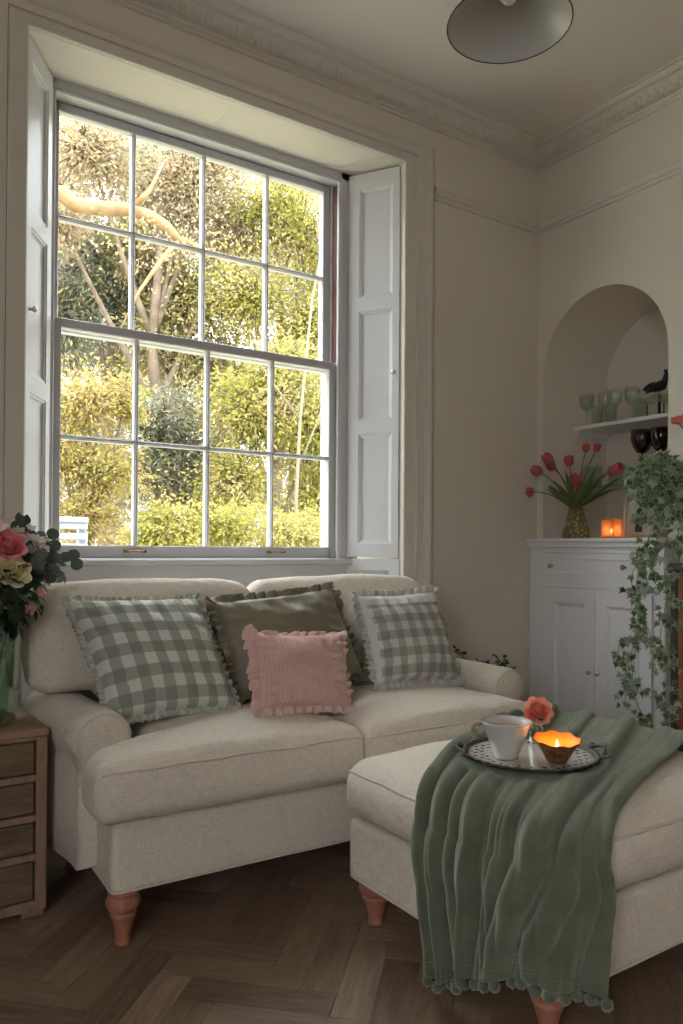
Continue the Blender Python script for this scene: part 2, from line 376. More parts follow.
# right wall with an arched niche
AY0, AY1, AZ0, AD = 1.99, 2.684, 1.0, .50
AR = (AY1-AY0)/2; AC = (AY0+AY1)/2; AZS = 2.283-AR
def right_wall():
    mb = MB(); n = 28
    arc = [(AC-AR*math.cos(PI*k/n), AZS+AR*math.sin(PI*k/n)) for k in range(n+1)]   # y from AY0 to AY1
    outl = [(AY0, AZ0)]+arc+[(AY1, AZ0)]
    # front face strips: above the arch and to the sides
    for k in range(n):
        (ya, za), (yb, zb) = arc[k], arc[k+1]
        mb.add([(XC, ya, za), (XC, yb, zb), (XC, yb, H+.1), (XC, ya, H+.1)], [(0, 1, 2, 3)])
    mb.add([(XC, YB-.2, 0), (XC, AY0, 0), (XC, AY0, H+.1), (XC, YB-.2, H+.1)], [(0,1,2,3)])
    mb.add([(XC, AY1, 0), (XC, YW+.1, 0), (XC, YW+.1, H+.1), (XC, AY1, H+.1)], [(0,1,2,3)])
    mb.add([(XC, AY0, 0), (XC, AY1, 0), (XC, AY1, AZ0), (XC, AY0, AZ0)], [(0,1,2,3)])
    # niche: soft rounded arris, then the soffit and the back
    for k in range(len(outl)):
        k2 = (k+1) % len(outl)
        (ya, za), (yb, zb) = outl[k], outl[k2]
        mb.add([(XC, ya, za), (XC, yb, zb), (XC+AD, yb, zb), (XC+AD, ya, za)], [(0,1,2,3)], mi=1)
    mb.add([(XC+AD, y, z) for y, z in outl], [tuple(range(len(outl)))], mi=1)
    # outer skin so that the wall has thickness
    mb.add([(XC+AD+.06, y, z) for y, z in ((YB-.2, 0), (YW+.1, 0), (YW+.1, H+.1), (YB-.2, H+.1))], [(0,1,2,3)])
    o = mb.build('wall_right', [WALL, NICHE], smooth=False); tag(o, kind='structure')
right_wall()
# left wall with an added, unseen opening that lets in fill light; front wall solid
LWY0, LWY1, LWZ0, LWZ1 = -1.7, -.35, .7, 2.6
panels_wall('wall_left', [((XL-.2, YB-.2, 0), (XL, LWY0, H+.1)), ((XL-.2, LWY1, 0), (XL, YW, H+.1)), ((XL-.2, LWY0, 0), (XL, LWY1, LWZ0)), ((XL-.2, LWY0, LWZ1), (XL, LWY1, H+.1))], FARW)
panels_wall('wall_front', [((XL, YB-.2, 0), (XC, YB, H+.1))], FARW)
panels_wall('ceiling', [((XL-.2, YB-.2, H), (XC+.5, YW+.4, H+.1))], CEIL)

# cornice with a run of leaf enrichment in its cove
def cornice():
    Pf = [(0, -.098), (.010, -.098), (.014, -.094), (.014, -.088), (.022, -.086), (.026, -.082), (.026, -.076), (.034, -.074)]
    Pf += [(.034+.04*t, -.074+.04*(1-math.cos(t*PI/2))+.004*0) for t in (.12, .25, .38, .5, .62, .75, .88, 1)]
    Pf += [(.080, -.030), (.084, -.030), (.084, -.024), (.094, -.022), (.102, -.016), (.106, -.009), (.118, -.009), (.118, -.003), (.128, 0)]
    mb = MB(); c0 = 8; c1 = 16
    def run(P0, P1, nrm, miter1, step=.008):
        Lr = (P1-P0).length; n = int(Lr/step); d = (P1-P0).normalized()
        def P(i, j):
            p, z = Pf[j]; s_ = Lr*i/n
            if c0 <= j < c1:
                ph = s_/.052; a = abs(math.sin(PI*ph)); b = (j-c0)/(c1-1-c0)
                e = .011*math.sin(PI*b)**.6*(a**.5)*(.75+.5*math.sin(ph*PI*5+b*5))+.004*nz((s_*70, b*6, 0))
                p += e*.8; z -= e*.75
            q = P0+d*s_+nrm*p; q.z = H+z
            lim = Lr-p if miter1 else None
            # miter at the corner: pull the end back by the projection
            if miter1: q = P0+d*(min(s_, Lr-p))+nrm*p; q.z = H+z
            return q
        mb.grid(P, n+1, len(Pf))
    run(Vector((XL, YW, 0)), Vector((XC, YW, 0)), Vector((0,-1,0)), True)
    run(Vector((XC, YB, 0)), Vector((XC, YW, 0)), Vector((-1,0,0)), True)
    tag(mb.build('trim_1', TRIM, ang=45), kind='structure')
cornice()
def sweep_rail(name, prof, segs, m_=TRIM):
    """prof (out, z) swept along (P0,P1,normal) runs, mitred at shared room corner"""
    mb = MB()
    for P0, P1, nrm, mi0, mi1 in segs:
        d = (P1-P0).normalized()
        def P(i, j):
            p, z = prof[j]; b = P0 if i == 0 else P1
            sh = (mi0*p if i == 0 else -mi1*p)
            q = b+d*sh+nrm*p; q.z = z; return q
        mb.grid(P, 2, len(prof))
    return tag(mb.build(name, m_, smooth=False), kind='structure')
zr = 2.655
RAILP = [(0, zr), (.012, zr+.002), (.016, zr+.012), (.012, zr+.02), (.022, zr+.028), (.03, zr+.04), (.028, zr+.048), (.02, zr+.05), (0, zr+.052)]
V = Vector
AX0, AX1 = CX-HW-.167, CX+HW+.167     # architrave outer edges
sweep_rail('trim_2', RAILP, [(V((AX1, YW, 0)), V((XC, YW, 0)), V((0,-1,0)), 0, 1), (V((XC, YB, 0)), V((XC, YW, 0)), V((-1,0,0)), 0, 1), (V((XL, YW, 0)), V((AX0, YW, 0)), V((0,-1,0)), 0, 0)])
SK = [(.022, 0), (.022, .12), (.018, .13), (.022, .14), (.014, .152), (.016, .165), (.006, .175), (0, .18)]
sweep_rail('baseboard_back', SK, [(V((XL, YW, 0)), V((AX0, YW, 0)), V((0,-1,0)), 0, 0), (V((AX1, YW, 0)), V((XC, YW, 0)), V((0,-1,0)), 0, 1)])
sweep_rail('baseboard_right', SK, [(V((XC, YB, 0)), V((XC, 1.5, 0)), V((-1,0,0)), 0, 0)])

# architrave round the window
def architrave():
    # (distance from the opening edge, thickness)
    pf = [(0, 0), (0, .014), (.004, .018), (.060, .018), (.063, .022), (.066, .018), (.068, .026), (.110, .026), (.113, .030), (.117, .03), (.120, .024), (.123, .027), (.132, .032), (.143, .034), (.152, .032), (.157, .028), (.160, .026), (.160, 0)]
    mb = MB()
    def P(i, j):
        d, t = pf[j]; y = YW-t
        top = .105/.167
        return [V((ox0-d, y, 0)), V((ox0-d, y, ZT+d*top)), V((ox1+d, y, ZT+d*top)), V((ox1+d, y, 0))][i]
    mb.grid(P, 4, len(pf))
    tag(mb.build('trim_3', TRIM, smooth=False), kind='structure')
architrave()

# panelled board: front at local y=0 facing -y, fields sunk with a moulded edge
def board(mb, w, h, t, fields, T, mw=.016, md=.010, raise_=True):
    xs = sorted({0, w, *[f[0] for f in fields], *[f[1] for f in fields]}); zs = sorted({0, h, *[f[2] for f in fields], *[f[3] for f in fields]})
    def isf(xa, xb, za, zb):
        for f in fields:
            if xa >= f[0]-1e-6 and xb <= f[1]+1e-6 and za >= f[2]-1e-6 and zb <= f[3]+1e-6: return True
        return False
    A = lambda vs, fs: mb.add([T @ V(p) for p in vs], fs)
    for xa, xb in zip(xs, xs[1:]):
        for za, zb in zip(zs, zs[1:]):
            if not isf(xa, xb, za, zb): A([(xa,0,za), (xb,0,za), (xb,0,zb), (xa,0,zb)], [(0,1,2,3)])
    for (a, b, c, d) in fields:
        loops = [(0, 0), (.002, .003), (mw*.5, md*.45), (mw*.6, md*.8), (mw, md)]
        if raise_: loops += [(mw+.022, md), (mw+.03, md*.45)]
        L_ = [[(a+e, y, c+e), (b-e, y, c+e), (b-e, y, d-e), (a+e, y, d-e)] for e, y in loops]
        for l1, l2 in zip(L_, L_[1:]):
            A(l1+l2, [(k, (k+1) % 4, 4+(k+1) % 4, 4+k) for k in range(4)])
        A(L_[-1], [(0,1,2,3)])
    A([(0,0,0), (w,0,0), (w,0,h), (0,0,h), (0,t,0), (w,t,0), (w,t,h), (0,t,h)], [(4,5,1,0), (5,6,2,1), (6,7,3,2), (7,4,0,3), (4,7,6,5)])
def frame_T(o, ux, uz):
    """local x->ux, z->uz, y->away"""
    ux = V(ux).normalized(); uz = V(uz).normalized(); uy = uz.cross(ux)
    M = Matrix((ux, uy, uz)).transposed().to_4x4(); M.translation = V(o); return M

win = empty('window_1', (CX, YW+.3, .98), kind='structure')
def knob(parent, c, ax, r, m_, name='knob'):
    mb = MB(); mb.lathe([(0, 0), (r*.55, 0), (r*.5, r*.5), (r*.45, r*.9), (r*.9, r*1.2), (r*1.05, r*1.7), (r*.8, r*2.2), (r*.3, r*2.4), (0, r*2.4)], c, 14, ax)
    o = mb.build(name, m_, parent); return o
CRYST = mat('glass_knob', (.62, .6, .62), .15, met=.6)
def shutters():
    for side in (0, 1):
        if side == 0: A, B = V((ox0+.004, YW+.004, 0)), V((ix0+.002, YI-.004, 0))
        else: A, B = V((ix1-.002, YI-.004, 0)), V((ox1-.004, YW+.004, 0))
        d = B-A; w = d.length; z0, z1 = 1.012, ZT-.012
        T = frame_T(V((A.x, A.y, z0)), d, (0,0,1)); hh = z1-z0
        st = .042 if side else .042
        f = []; n = 3; g = .062; mh = (hh-.07-.06-g*2)/3
        for k in range(3):
            a = .06+k*(mh+g); f.append((st+.012 if side else st, w-st-(0 if side else .012), a, a+mh))
        mb = MB(); board(mb, w-.01, hh, .03, f, T, mw=.020, md=.013, raise_=False)
        s_ = mb.build('interior_shutter', SHUT, win, smooth=False)
        nn = -(T.to_3x3() @ V((0,1,0)))
        kz = 1.84 if side else 1.85
        kp = T @ V(((w-.03) if side else .03, 0, kz-z0)); knob(s_, kp, nn, .011, CRYST)
        # fixed panel below the shutter
        T2 = frame_T(V((A.x, A.y, 0)), d, (0,0,1)); mb = MB(); board(mb, w-.004, z0-.008, .02, [(.06, w-.05, .12, z0-.06)], T2, raise_=False)
        mb.build('reveal_panel', SHUT, win, smooth=False)
        # dark gap behind the leaf
    # soffit: flat panels overhead
    mb = MB()
    class Bend:
        def __matmul__(self, p):
            x = lerp(lerp(ox0, ox1, p.x/2), lerp(ix0-.02, ix1+.02, p.x/2), p.z); return V((x, lerp(YW, YI+.02, p.z), ZT-.001+p.y))
    board(mb, 2, 1, .028, [(.15, .96, .16, .84), (1.04, 1.85, .16, .84)], Bend(), mw=.03, md=.009, raise_=False)
    mb.build('soffit_panel', TRIM, win, smooth=False)
shutters()
# sash box frame, sashes
gx0, gx1, gz0, gz1, gm = .722, 1.937, 1.058, 2.717, 1.888
def window():
    Y0 = YI
    mb = MB()
    for x0, x1 in ((ix0-.06, gx0-.030), (gx1+.030, ix1+.06)): mb.bbox((x0, Y0+.0, .98), (x1, Y0+.17, ZT+.02), .002)
    mb.bbox((ix0-.06, Y0, gz1+.03), (ix1+.06, Y0+.17, ZT+.06), .002)
    # staff bead
    for x0, x1 in ((gx0-.034, gx0-.020), (gx1+.020, gx1+.034)): mb.bbox((x0, Y0+.004, 1.0), (x1, Y0+.024, gz1+.034), .004)
    mb.bbox((gx0-.034, Y0+.004, gz1+.018), (gx1+.034, Y0+.024, gz1+.034), .004)
    # parting bead
    for x0, x1 in ((gx0-.034, gx0-.024), (gx1+.024, gx1+.034)): mb.bbox((x0, Y0+.074, 1.0), (x1, Y0+.084, gz1+.03), .002)
    mb.build('window_frame', SASH, win, smooth=False)
    # pulley stile channel above the lower sash, reddish
    mb = MB()
    mb.box((gx1+.0285, Y0+.028, gm+.02), (gx1+.031, Y0+.072, gz1+.02)); mb.box((gx0-.031, Y0+.028, gm+.02), (gx0-.0285, Y0+.072, gz1+.02))
    mb.build('pulley_channel', DARKRED, win, smooth=False)
    mb = MB(); mb.bbox((ix0-.07, YI-.028, .975), (ix1+.07, YI+.19, 1.005), .006); mb.bbox((ix0-.04, YI+.17, .94), (ix1+.04, YI+.27, .99), .004)
    mb.build('window_sill', SASH, win, smooth=False)
    # apron below the sill down to the floor
    mb = MB(); T = frame_T(V((ix0-.01, YI-.004, 0)), (1,0,0), (0,0,1)); board(mb, 2*HI+.02, .975, .04, [(.08, HI-.03, .2, .88), (HI+.05, 2*HI-.06, .2, .88)], T, raise_=False)
    mb.build('apron_panel', SASH, win, smooth=False)
    for nm, z0, z1, ya in (('lower_sash', 1.006, gm+.018, Y0+.028), ('upper_sash', gm-.018, gz1+.028, Y0+.088)):
        yb = ya+.042; mb = MB(); up = nm == 'upper_sash'
        s0 = gx0-.026; s1 = gx1+.026
        mb.bbox((s0, ya, z0), (gx0+.012, yb, z1), .003); mb.bbox((gx1-.012, ya, z0), (s1, yb, z1), .003)
        bz = (z0, z0+.036) if up else (z0, gz0-.002); tz = (gz1-.006, z1) if up else (z1-.036, z1)
        mb.bbox((gx0, ya, bz[0]), (gx1, yb, bz[1]), .003); mb.bbox((gx0, ya, tz[0]), (gx1, yb, tz[1]), .003)
        za, zb = bz[1], tz[0]; zm = (za+zb)/2
        for k in (1, 2, 3):
            x = gx0+(gx1-gx0)*k/4; 
            mb.bbox((x-.0085, ya+.006, za-.002), (x+.0085, yb-.002, zb+.002), .004); mb.bbox((x-.0045, ya+.0, za), (x+.0045, ya+.008, zb), .002)
        mb.bbox((gx0, ya+.006, zm-.0085), (gx1, yb-.002, zm+.0085), .004); mb.bbox((gx0, ya, zm-.0045), (gx1, ya+.008, zm+.0045), .002)
        s_ = mb.build(nm, SASH, win, smooth=False)
        for k in range(4):
            for (q0, q1) in ((za, zm), (zm, zb)):
                x = gx0+(gx1-gx0)*k/4; x2 = gx0+(gx1-gx0)*(k+1)/4; mb = MB()
                mb.box((x+.004, ya+.020, q0-.001), (x2-.004, ya+.023, q1+.001)); mb.build('pane', GLASS, s_, smooth=False)
        if not up:
            for xx in (at(135, 546, 'y', ya).x, at(276, 548, 'y', ya).x):
                mb = MB(); zc = gz0-.026; 
                mb.bbox((xx-.048, ya-.004, zc-.005), (xx-.022, ya, zc+.007), .002); mb.bbox((xx+.022, ya-.004, zc-.005), (xx+.048, ya, zc+.007), .002)
                mb.tube([(xx-.034, ya-.003, zc), (xx-.03, ya-.018, zc+.002), (xx+.03, ya-.018, zc+.002), (xx+.034, ya-.003, zc)], .0035, 6)
                mb.build('sash_lift', BRASS, s_)
        else:
            for xx in (gx0-.006, gx1+.006):
                mb = MB(); zc = z0
                mb.tube([(xx, ya+.02, zc+.04), (xx, ya-.02+.012, zc+.02), (xx, ya+.002, zc-.01)], [.012, .010, .004], 8); 
                mb.build('sash_horn', SASH, s_)
window()

# ------------------------------------------------------------------ upholstery
def axis_samples(h, r, seg):
    """samples from -h to h, dense in the rounded ends"""
    a = [-h+r*(1-math.cos(PI/2*k/6)) if False else -h+r*k/5 for k in range(5)]
    n = max(2, int((2*h-2*r)/seg)); mid = [-h+r+(2*h-2*r)*k/n for k in range(n+1)]
    return a+mid+[-x for x in reversed(a)]
def soft_box(mb, a, b, r, crown=(0,0), puff=0, seg=.035, wr=0, seed=0, warp=None, rz=None):
    """rounded box between corners a and b; crown=(top,bottom) swelling; puff = sideways swelling; warp(p)->p"""
    a = V(a); b = V(b); c = (a+b)/2; h = (b-a)/2; rz_ = rz or r
    def shape(p):
        # p on the surface of the sharp box, relative to centre -> rounded, swollen point
        r3 = V((min(r, h.x*.98), min(r, h.y*.98), min(rz_, h.z*.98)))
        q = V([max(-h[i]+r3[i], min(h[i]-r3[i], p[i])) for i in range(3)])
        d = V([(p[i]-q[i])/r3[i] for i in range(3)]); l = d.length
        if l > 1e-9:
            d = d/l; 
            # superelliptic corner
            q = V([q[i]+d[i]*r3[i] for i in range(3)])
        u, v, w = q.x/h.x, q.y/h.y, q.z/h.z
        fu = max(0, 1-abs(u)**2.6); fv = max(0, 1-abs(v)**2.6); fw = max(0, 1-w*w)
        q.z += (crown[0]*fu*fv if w > 0 else -crown[1]*fu*fv)*min(1, abs(w)*1.2)
        if puff:
            q.x += puff*u*fv**.6*fw; q.y += puff*v*fu**.6*fw
        q = c+q
        if wr:
            nn = nz(q, 9, seed)*.6+nz(V((q.x*5, q.y*14, q.z*9)), 1, seed+3)*.5+nz(q, 3, seed+1)*.9
            q.z += wr*nn*(1 if w > .2 else .3)
            q.y += wr*.5*nz(q, 7, seed+2); q.x += wr*.5*nz(q, 7, seed+5)
        return warp(q) if warp else q
    X = axis_samples(h.x, min(r, h.x*.98), seg); Y = axis_samples(h.y, min(r, h.y*.98), seg); Z = axis_samples(h.z, min(rz_, h.z*.98), seg)
    key = {}
    def vid(p):
        k = (round(p[0], 6), round(p[1], 6), round(p[2], 6))
        if k not in key: key[k] = len(mb.v); mb.v.append(shape(V(p)))
        return key[k]
    def face(A, B, f, flip):
        for i in range(len(A)-1):
            for j in range(len(B)-1):
                q = [vid(f(A[i], B[j])), vid(f(A[i+1], B[j])), vid(f(A[i+1], B[j+1])), vid(f(A[i], B[j+1]))]
                if flip: q.reverse()
                if len(set(q)) > 2: mb.f.append(q); mb.uv.append(None); mb.mi.append(0)
    face(X, Y, lambda x, y: (x, y, h.z), False); face(X, Y, lambda x, y: (x, y, -h.z), True)
    face(X, Z, lambda x, z: (x, -h.y, z), False); face(X, Z, lambda x, z: (x, h.y, z), True)
    face(Y, Z, lambda y, z: (h.x, y, z), False); face(Y, Z, lambda y, z: (-h.x, y, z), True)
    return lambda p: shape(V(p)-c)
def piping(shape, a, b, z, zs, r=.0035, n=60, sides='flrb'):
    """cord that follows the box's edge loop at height z"""
    mb = MB(); pts = []
    x0, y0, x1, y1 = a[0], a[1], b[0], b[1]
    cs = [(x0, y1), (x0, y0), (x1, y0), (x1, y1)]
    loop = []
    for k in range(3):
        p, q = cs[k], cs[k+1]
        for t in range(n): loop.append((lerp(p[0], q[0], t/n), lerp(p[1], q[1], t/n)))
    loop.append(cs[3])
    for x, y in loop: pts.append(shape((x, y, z))+V((0, 0, zs)))
    # drop repeated points
    o = [pts[0]]
    for p in pts[1:]:
        if (p-o[-1]).length > .004: o.append(p)
    mb.tube(o, r, 6); return mb
def profile_run(mb, prof, y0, y1, r, n=5, cap=True, steps=10, wr=0, seed=0):
    """closed x-z outline extruded along y with rounded ends"""
    m_ = len(prof); pr = [V((p[0], 0, p[1])) for p in prof]
    nrm = []
    ar = sum(pr[i].x*pr[(i+1) % m_].z-pr[(i+1) % m_].x*pr[i].z for i in range(m_))
    for i in range(m_):
        t = (pr[(i+1) % m_]-pr[i-1]).normalized(); q = V((t.z, 0, -t.x)); nrm.append(q if ar > 0 else -q)
    rows = []
    for k in range(n): th = PI/2*k/n; rows.append((y0+r*(1-math.sin(th)), r*(1-math.cos(PI/2-th)) if False else r*(1-math.cos(th))))
    rows = [(y0+r*(1-math.sin(PI/2*k/n)), r*(1-math.cos(PI/2*k/n))) for k in range(n+1)][::-1]
    rows = rows+[(lerp(y0+r, y1-r, k/steps), 0) for k in range(1, steps)]+[(y1-r+r*math.sin(PI/2*k/n), r*(1-math.cos(PI/2*k/n))) for k in range(n+1)]
    def P(i, j):
        y, ins = rows[i]; q = pr[j]-nrm[j]*ins; q = V((q.x, y, q.z))
        if wr: q += nrm[j]*wr*(nz(q, 10, seed)+.6*nz(V((q.x*4, q.y*22, q.z*4)), 1, seed))
        return q
    base = len(mb.v); mb.grid(P, len(rows), m_, cv=True)
    mb.f.append([base+j for j in range(m_)]); mb.uv.append(None); mb.mi.append(0)
    mb.f.append([base+(len(rows)-1)*m_+j for j in reversed(range(m_))]); mb.uv.append(None); mb.mi.append(0)

def turned_leg(h, s=1.):
    P = [(0, 0), (.019, 0), (.022, .004), (.022, .010), (.0185, .014), (.0205, .03), (.027, .06), (.033, .078), (.036, .084), (.033, .090), (.031, .093), (.040, .100), (.046, .112), (.045, .124), (.036, .132), (.033, .135), (.040, .141), (.042, .150), (0, .150)]
    return [(r*s, z*h/.15) for r, z in P]

SX0, SX1, SBY = .60, 2.255, 1.985         # sofa sides and front of its base
sofa = empty('sofa', ((SX0+SX1)/2, 2.33, 0), 'cream linen two-seater sofa with rolled arms and turned pink wooden legs, under the window', 'sofa')
def make_sofa():
    zt_ = .335
    mb = MB(); f = soft_box(mb, (SX0+.03, SBY+.015, .144), (SX1-.03, 2.655, zt_), .018, wr=.0015, seed=2); mb.build('base', LINEN, sofa)
    mb = piping(f, (SX0+.03, SBY+.015), (SX1-.03, 2.655), .149, -.003, .003); mb.build('piping', PIPE, sofa)
    # arms: flat outside, rolled top
    for s_ in (0, 1):
        pts = []
        cx_, cz_, r_ = .086, .514, .082
        pts += [(.165, .17), (.165, .30), (.165, .42), (.17, .46)]
        for k in range(0, 15): 
            a = math.radians(-25+k*(235/14)); pts.append((cx_+r_*math.cos(a)*1.0, cz_+r_*math.sin(a)))
        pts += [(.026, .452), (.022, .42), (.020, .30), (.020, .165)]
        x0 = SX0-.036
        if s_: pts = [(SX1+.022-p[0], p[1]) for p in pts]
        else: pts = [(x0+p[0], p[1]) for p in pts]
        mb = MB(); profile_run(mb, pts, 2.145, 2.66, .03, 6, steps=22, wr=.003, seed=5+s_)
        for p in mb.v:
            if not s_: p.x -= .055*sm(2.12, 2.66, p.y)*max(0, min(1, (SX0+.15-p.x)/.11))
        arm = recalc(mb.build('arm', LINEN, sofa))
        # gathered front seam of the roll
        cxx = (x0+cx_) if not s_ else SX1+.022-cx_
        mb = MB(); mb.tube([(cxx+.072*math.cos(t), 2.149+.004*abs(math.sin(3*t)), cz_+.072*math.sin(t)) for t in [math.radians(-30+k*12) for k in range(21)]], .003, 6); mb.build('piping', PIPE, arm)
    mb = MB(); soft_box(mb, (SX0+.05, 2.60, .16), (SX1-.05, 2.695, .865), .03, wr=.003, seed=9); mb.build('back', LINEN, sofa)
    XS = 1.395
    def seat_warp(side):
        xin = SX0+.155 if side == 0 else SX1-.155
        def w(p):
            t = sm(2.085, 2.15, p.y)
            if side == 0:
                lo = SX0-.022; L0 = lerp(lo, xin, t); 
                k = (XS-p.x)/(XS-lo); p.x = XS-k*(XS-L0)
            else:
                hi = SX1+.022; L0 = lerp(SX1-.125, xin, t)
                k = (p.x-XS)/(hi-XS); p.x = XS+k*(L0-XS)
            return p
        return w
    for side in (0, 1):
        a = (SX0-.022, 1.945, zt_+.003) if side == 0 else (XS+.003, 1.945, zt_+.003)
        b = (XS-.003, 2.53, .503) if side == 0 else (SX1+.022, 2.53, .498)
        mb = MB(); f = soft_box(mb, a, b, .045, crown=((.040, .050)[side], .0), puff=.008, seg=.02, wr=.007, seed=11+side, warp=seat_warp(side), rz=.05)
        c_ = mb.build('seat_cushion', LINEN, sofa)
        # cord along the upper edge of the boxing
        A0 = V((a[0], a[1], 0)); 
        for zc, dz in ((b[2]-.024, 0), ):
            pb = MB(); pts = []
            h_ = .045
            for k in range(90):
                t = k/89; pts.append(f((lerp(a[0]-0, b[0], t), a[1], zc))+V((0, -.0028, .001)))
            o = [pts[0]]
            for p in pts[1:]:
                if (p-o[-1]).length > .004: o.append(p)
            pb.tube(o, .0042, 6); pb.build('piping', PIPE, c_)
    # back cushions lean on the back
    for (x0, x1, sd) in ((.520, 1.262, 21), (1.275, 2.035, 22)):
        def warp(p):
            t = (p.z-.5)/.42; p.y += .055*t; return p
        mb = MB(); soft_box(mb, (x0, 2.43, .50), (x1, 2.56, .925), .055, crown=(.018, 0), puff=.03, seg=.03, wr=.009, seed=sd, warp=warp)
        if x0 < 1:
            for p in mb.v:
                if p.x < .77: 
                    k = sm(.77, .70, p.x); p.z = max(p.z, lerp(p.z, .60+(p.z-.5)*.75, k))
        mb.build('back_cushion', LINEN, sofa)
    first = None
    for (x, y) in ((SX0+.070, SBY+.048), (SX1-.075, SBY+.055), (SX0+.075, 2.60), (SX1-.075, 2.60)):
        if first is None:
            mb = MB(); mb.lathe(turned_leg(.146), (0,0,0), 20); first = mb.build('leg', LEGW, off=V((0,0,0))); o = first
        else: o = first.copy(); COL.objects.link(o)
        o.parent = sofa; o.location = V((x, y, 0))-sofa.location
make_sofa()
SROT = math.radians(-1.4); piv = V((SX0, SBY, 0)); rm = Matrix.Rotation(SROT, 3, 'Z')
sofa.location = piv+rm @ (sofa.location-piv); sofa.rotation_euler = (0, 0, SROT)

OX0, OX1, OY0, OY1 = 1.232, 2.10, 1.065, 1.80
ott = empty('ottoman', ((OX0+OX1)/2, (OY0+OY1)/2, 0), 'large cream linen footstool with a deep cushion, carrying the green blanket and tray', 'footstool')
OTOP = .460
def make_ottoman():
    mb = MB(); f = soft_box(mb, (OX0, OY0, .13), (OX1, OY1, .298), .02, wr=.0012, seed=31); mb.build('base', LINEN, ott)
    mb = piping(f, (OX0, OY0), (OX1, OY1), .136, -.003, .003); mb.build('piping', PIPE, ott)
    a = (OX0-.02, OY0-.02, .298); b = (OX1+.02, OY1+.02, OTOP)
    mb = MB(); f = soft_box(mb, a, b, .075, crown=(.042, 0), puff=.010, seg=.02, wr=.005, seed=33, rz=.065)
    c_ = mb.build('cushion', LINEN, ott)
    pts = []; cs = [(a[0], b[1]), (a[0], a[1]), (b[0], a[1]), (b[0], b[1])]
    for k in range(3):
        for t in range(70): pts.append(f((lerp(cs[k][0], cs[k+1][0], t/70), lerp(cs[k][1], cs[k+1][1], t/70), OTOP-.022)))
    o = [pts[0]]
    for p in pts[1:]:
        if (p-o[-1]).length > .004: o.append(p)
    pb = MB(); pb.tube(o, .0042, 6); pb.build('piping', PIPE, c_)
    first = None
    for (x, y) in ((OX0+.085, OY0+.085), (OX0+.068, OY1-.042), (OX1-.085, OY0+.085), (OX1-.085, OY1-.075)):
        if first is None:
            mb = MB(); mb.lathe(turned_leg(.132, 1.05), (0,0,0), 20); first = mb.build('leg', LEGW, off=V((0,0,0))); o = first
        else: o = first.copy(); COL.objects.link(o)
        o.parent = ott; o.location = V((x, y, 0))-ott.location
    return f
ott_shape = make_ottoman()
def ott_top(x, y):
    """height of the footstool's cushion under x, y"""
    cx_, cy_ = (OX0+OX1)/2, (OY0+OY1)/2; hx, hy = (OX1-OX0)/2+.02, (OY1-OY0)/2+.02
    u, v = (x-cx_)/hx, (y-cy_)/hy; u = max(-1, min(1, u)); v = max(-1, min(1, v))
    fu = 1-abs(u)**2.6; fv = 1-abs(v)**2.6; z = OTOP+.044*fu*fv
    r = .075
    dx = max(0, abs(u)*hx-(hx-r)); dy = max(0, abs(v)*hy-(hy-r)); d = min(r, math.hypot(dx, dy))
    return z-.065*(1-math.sqrt(max(0, 1-(d/r)**2)))

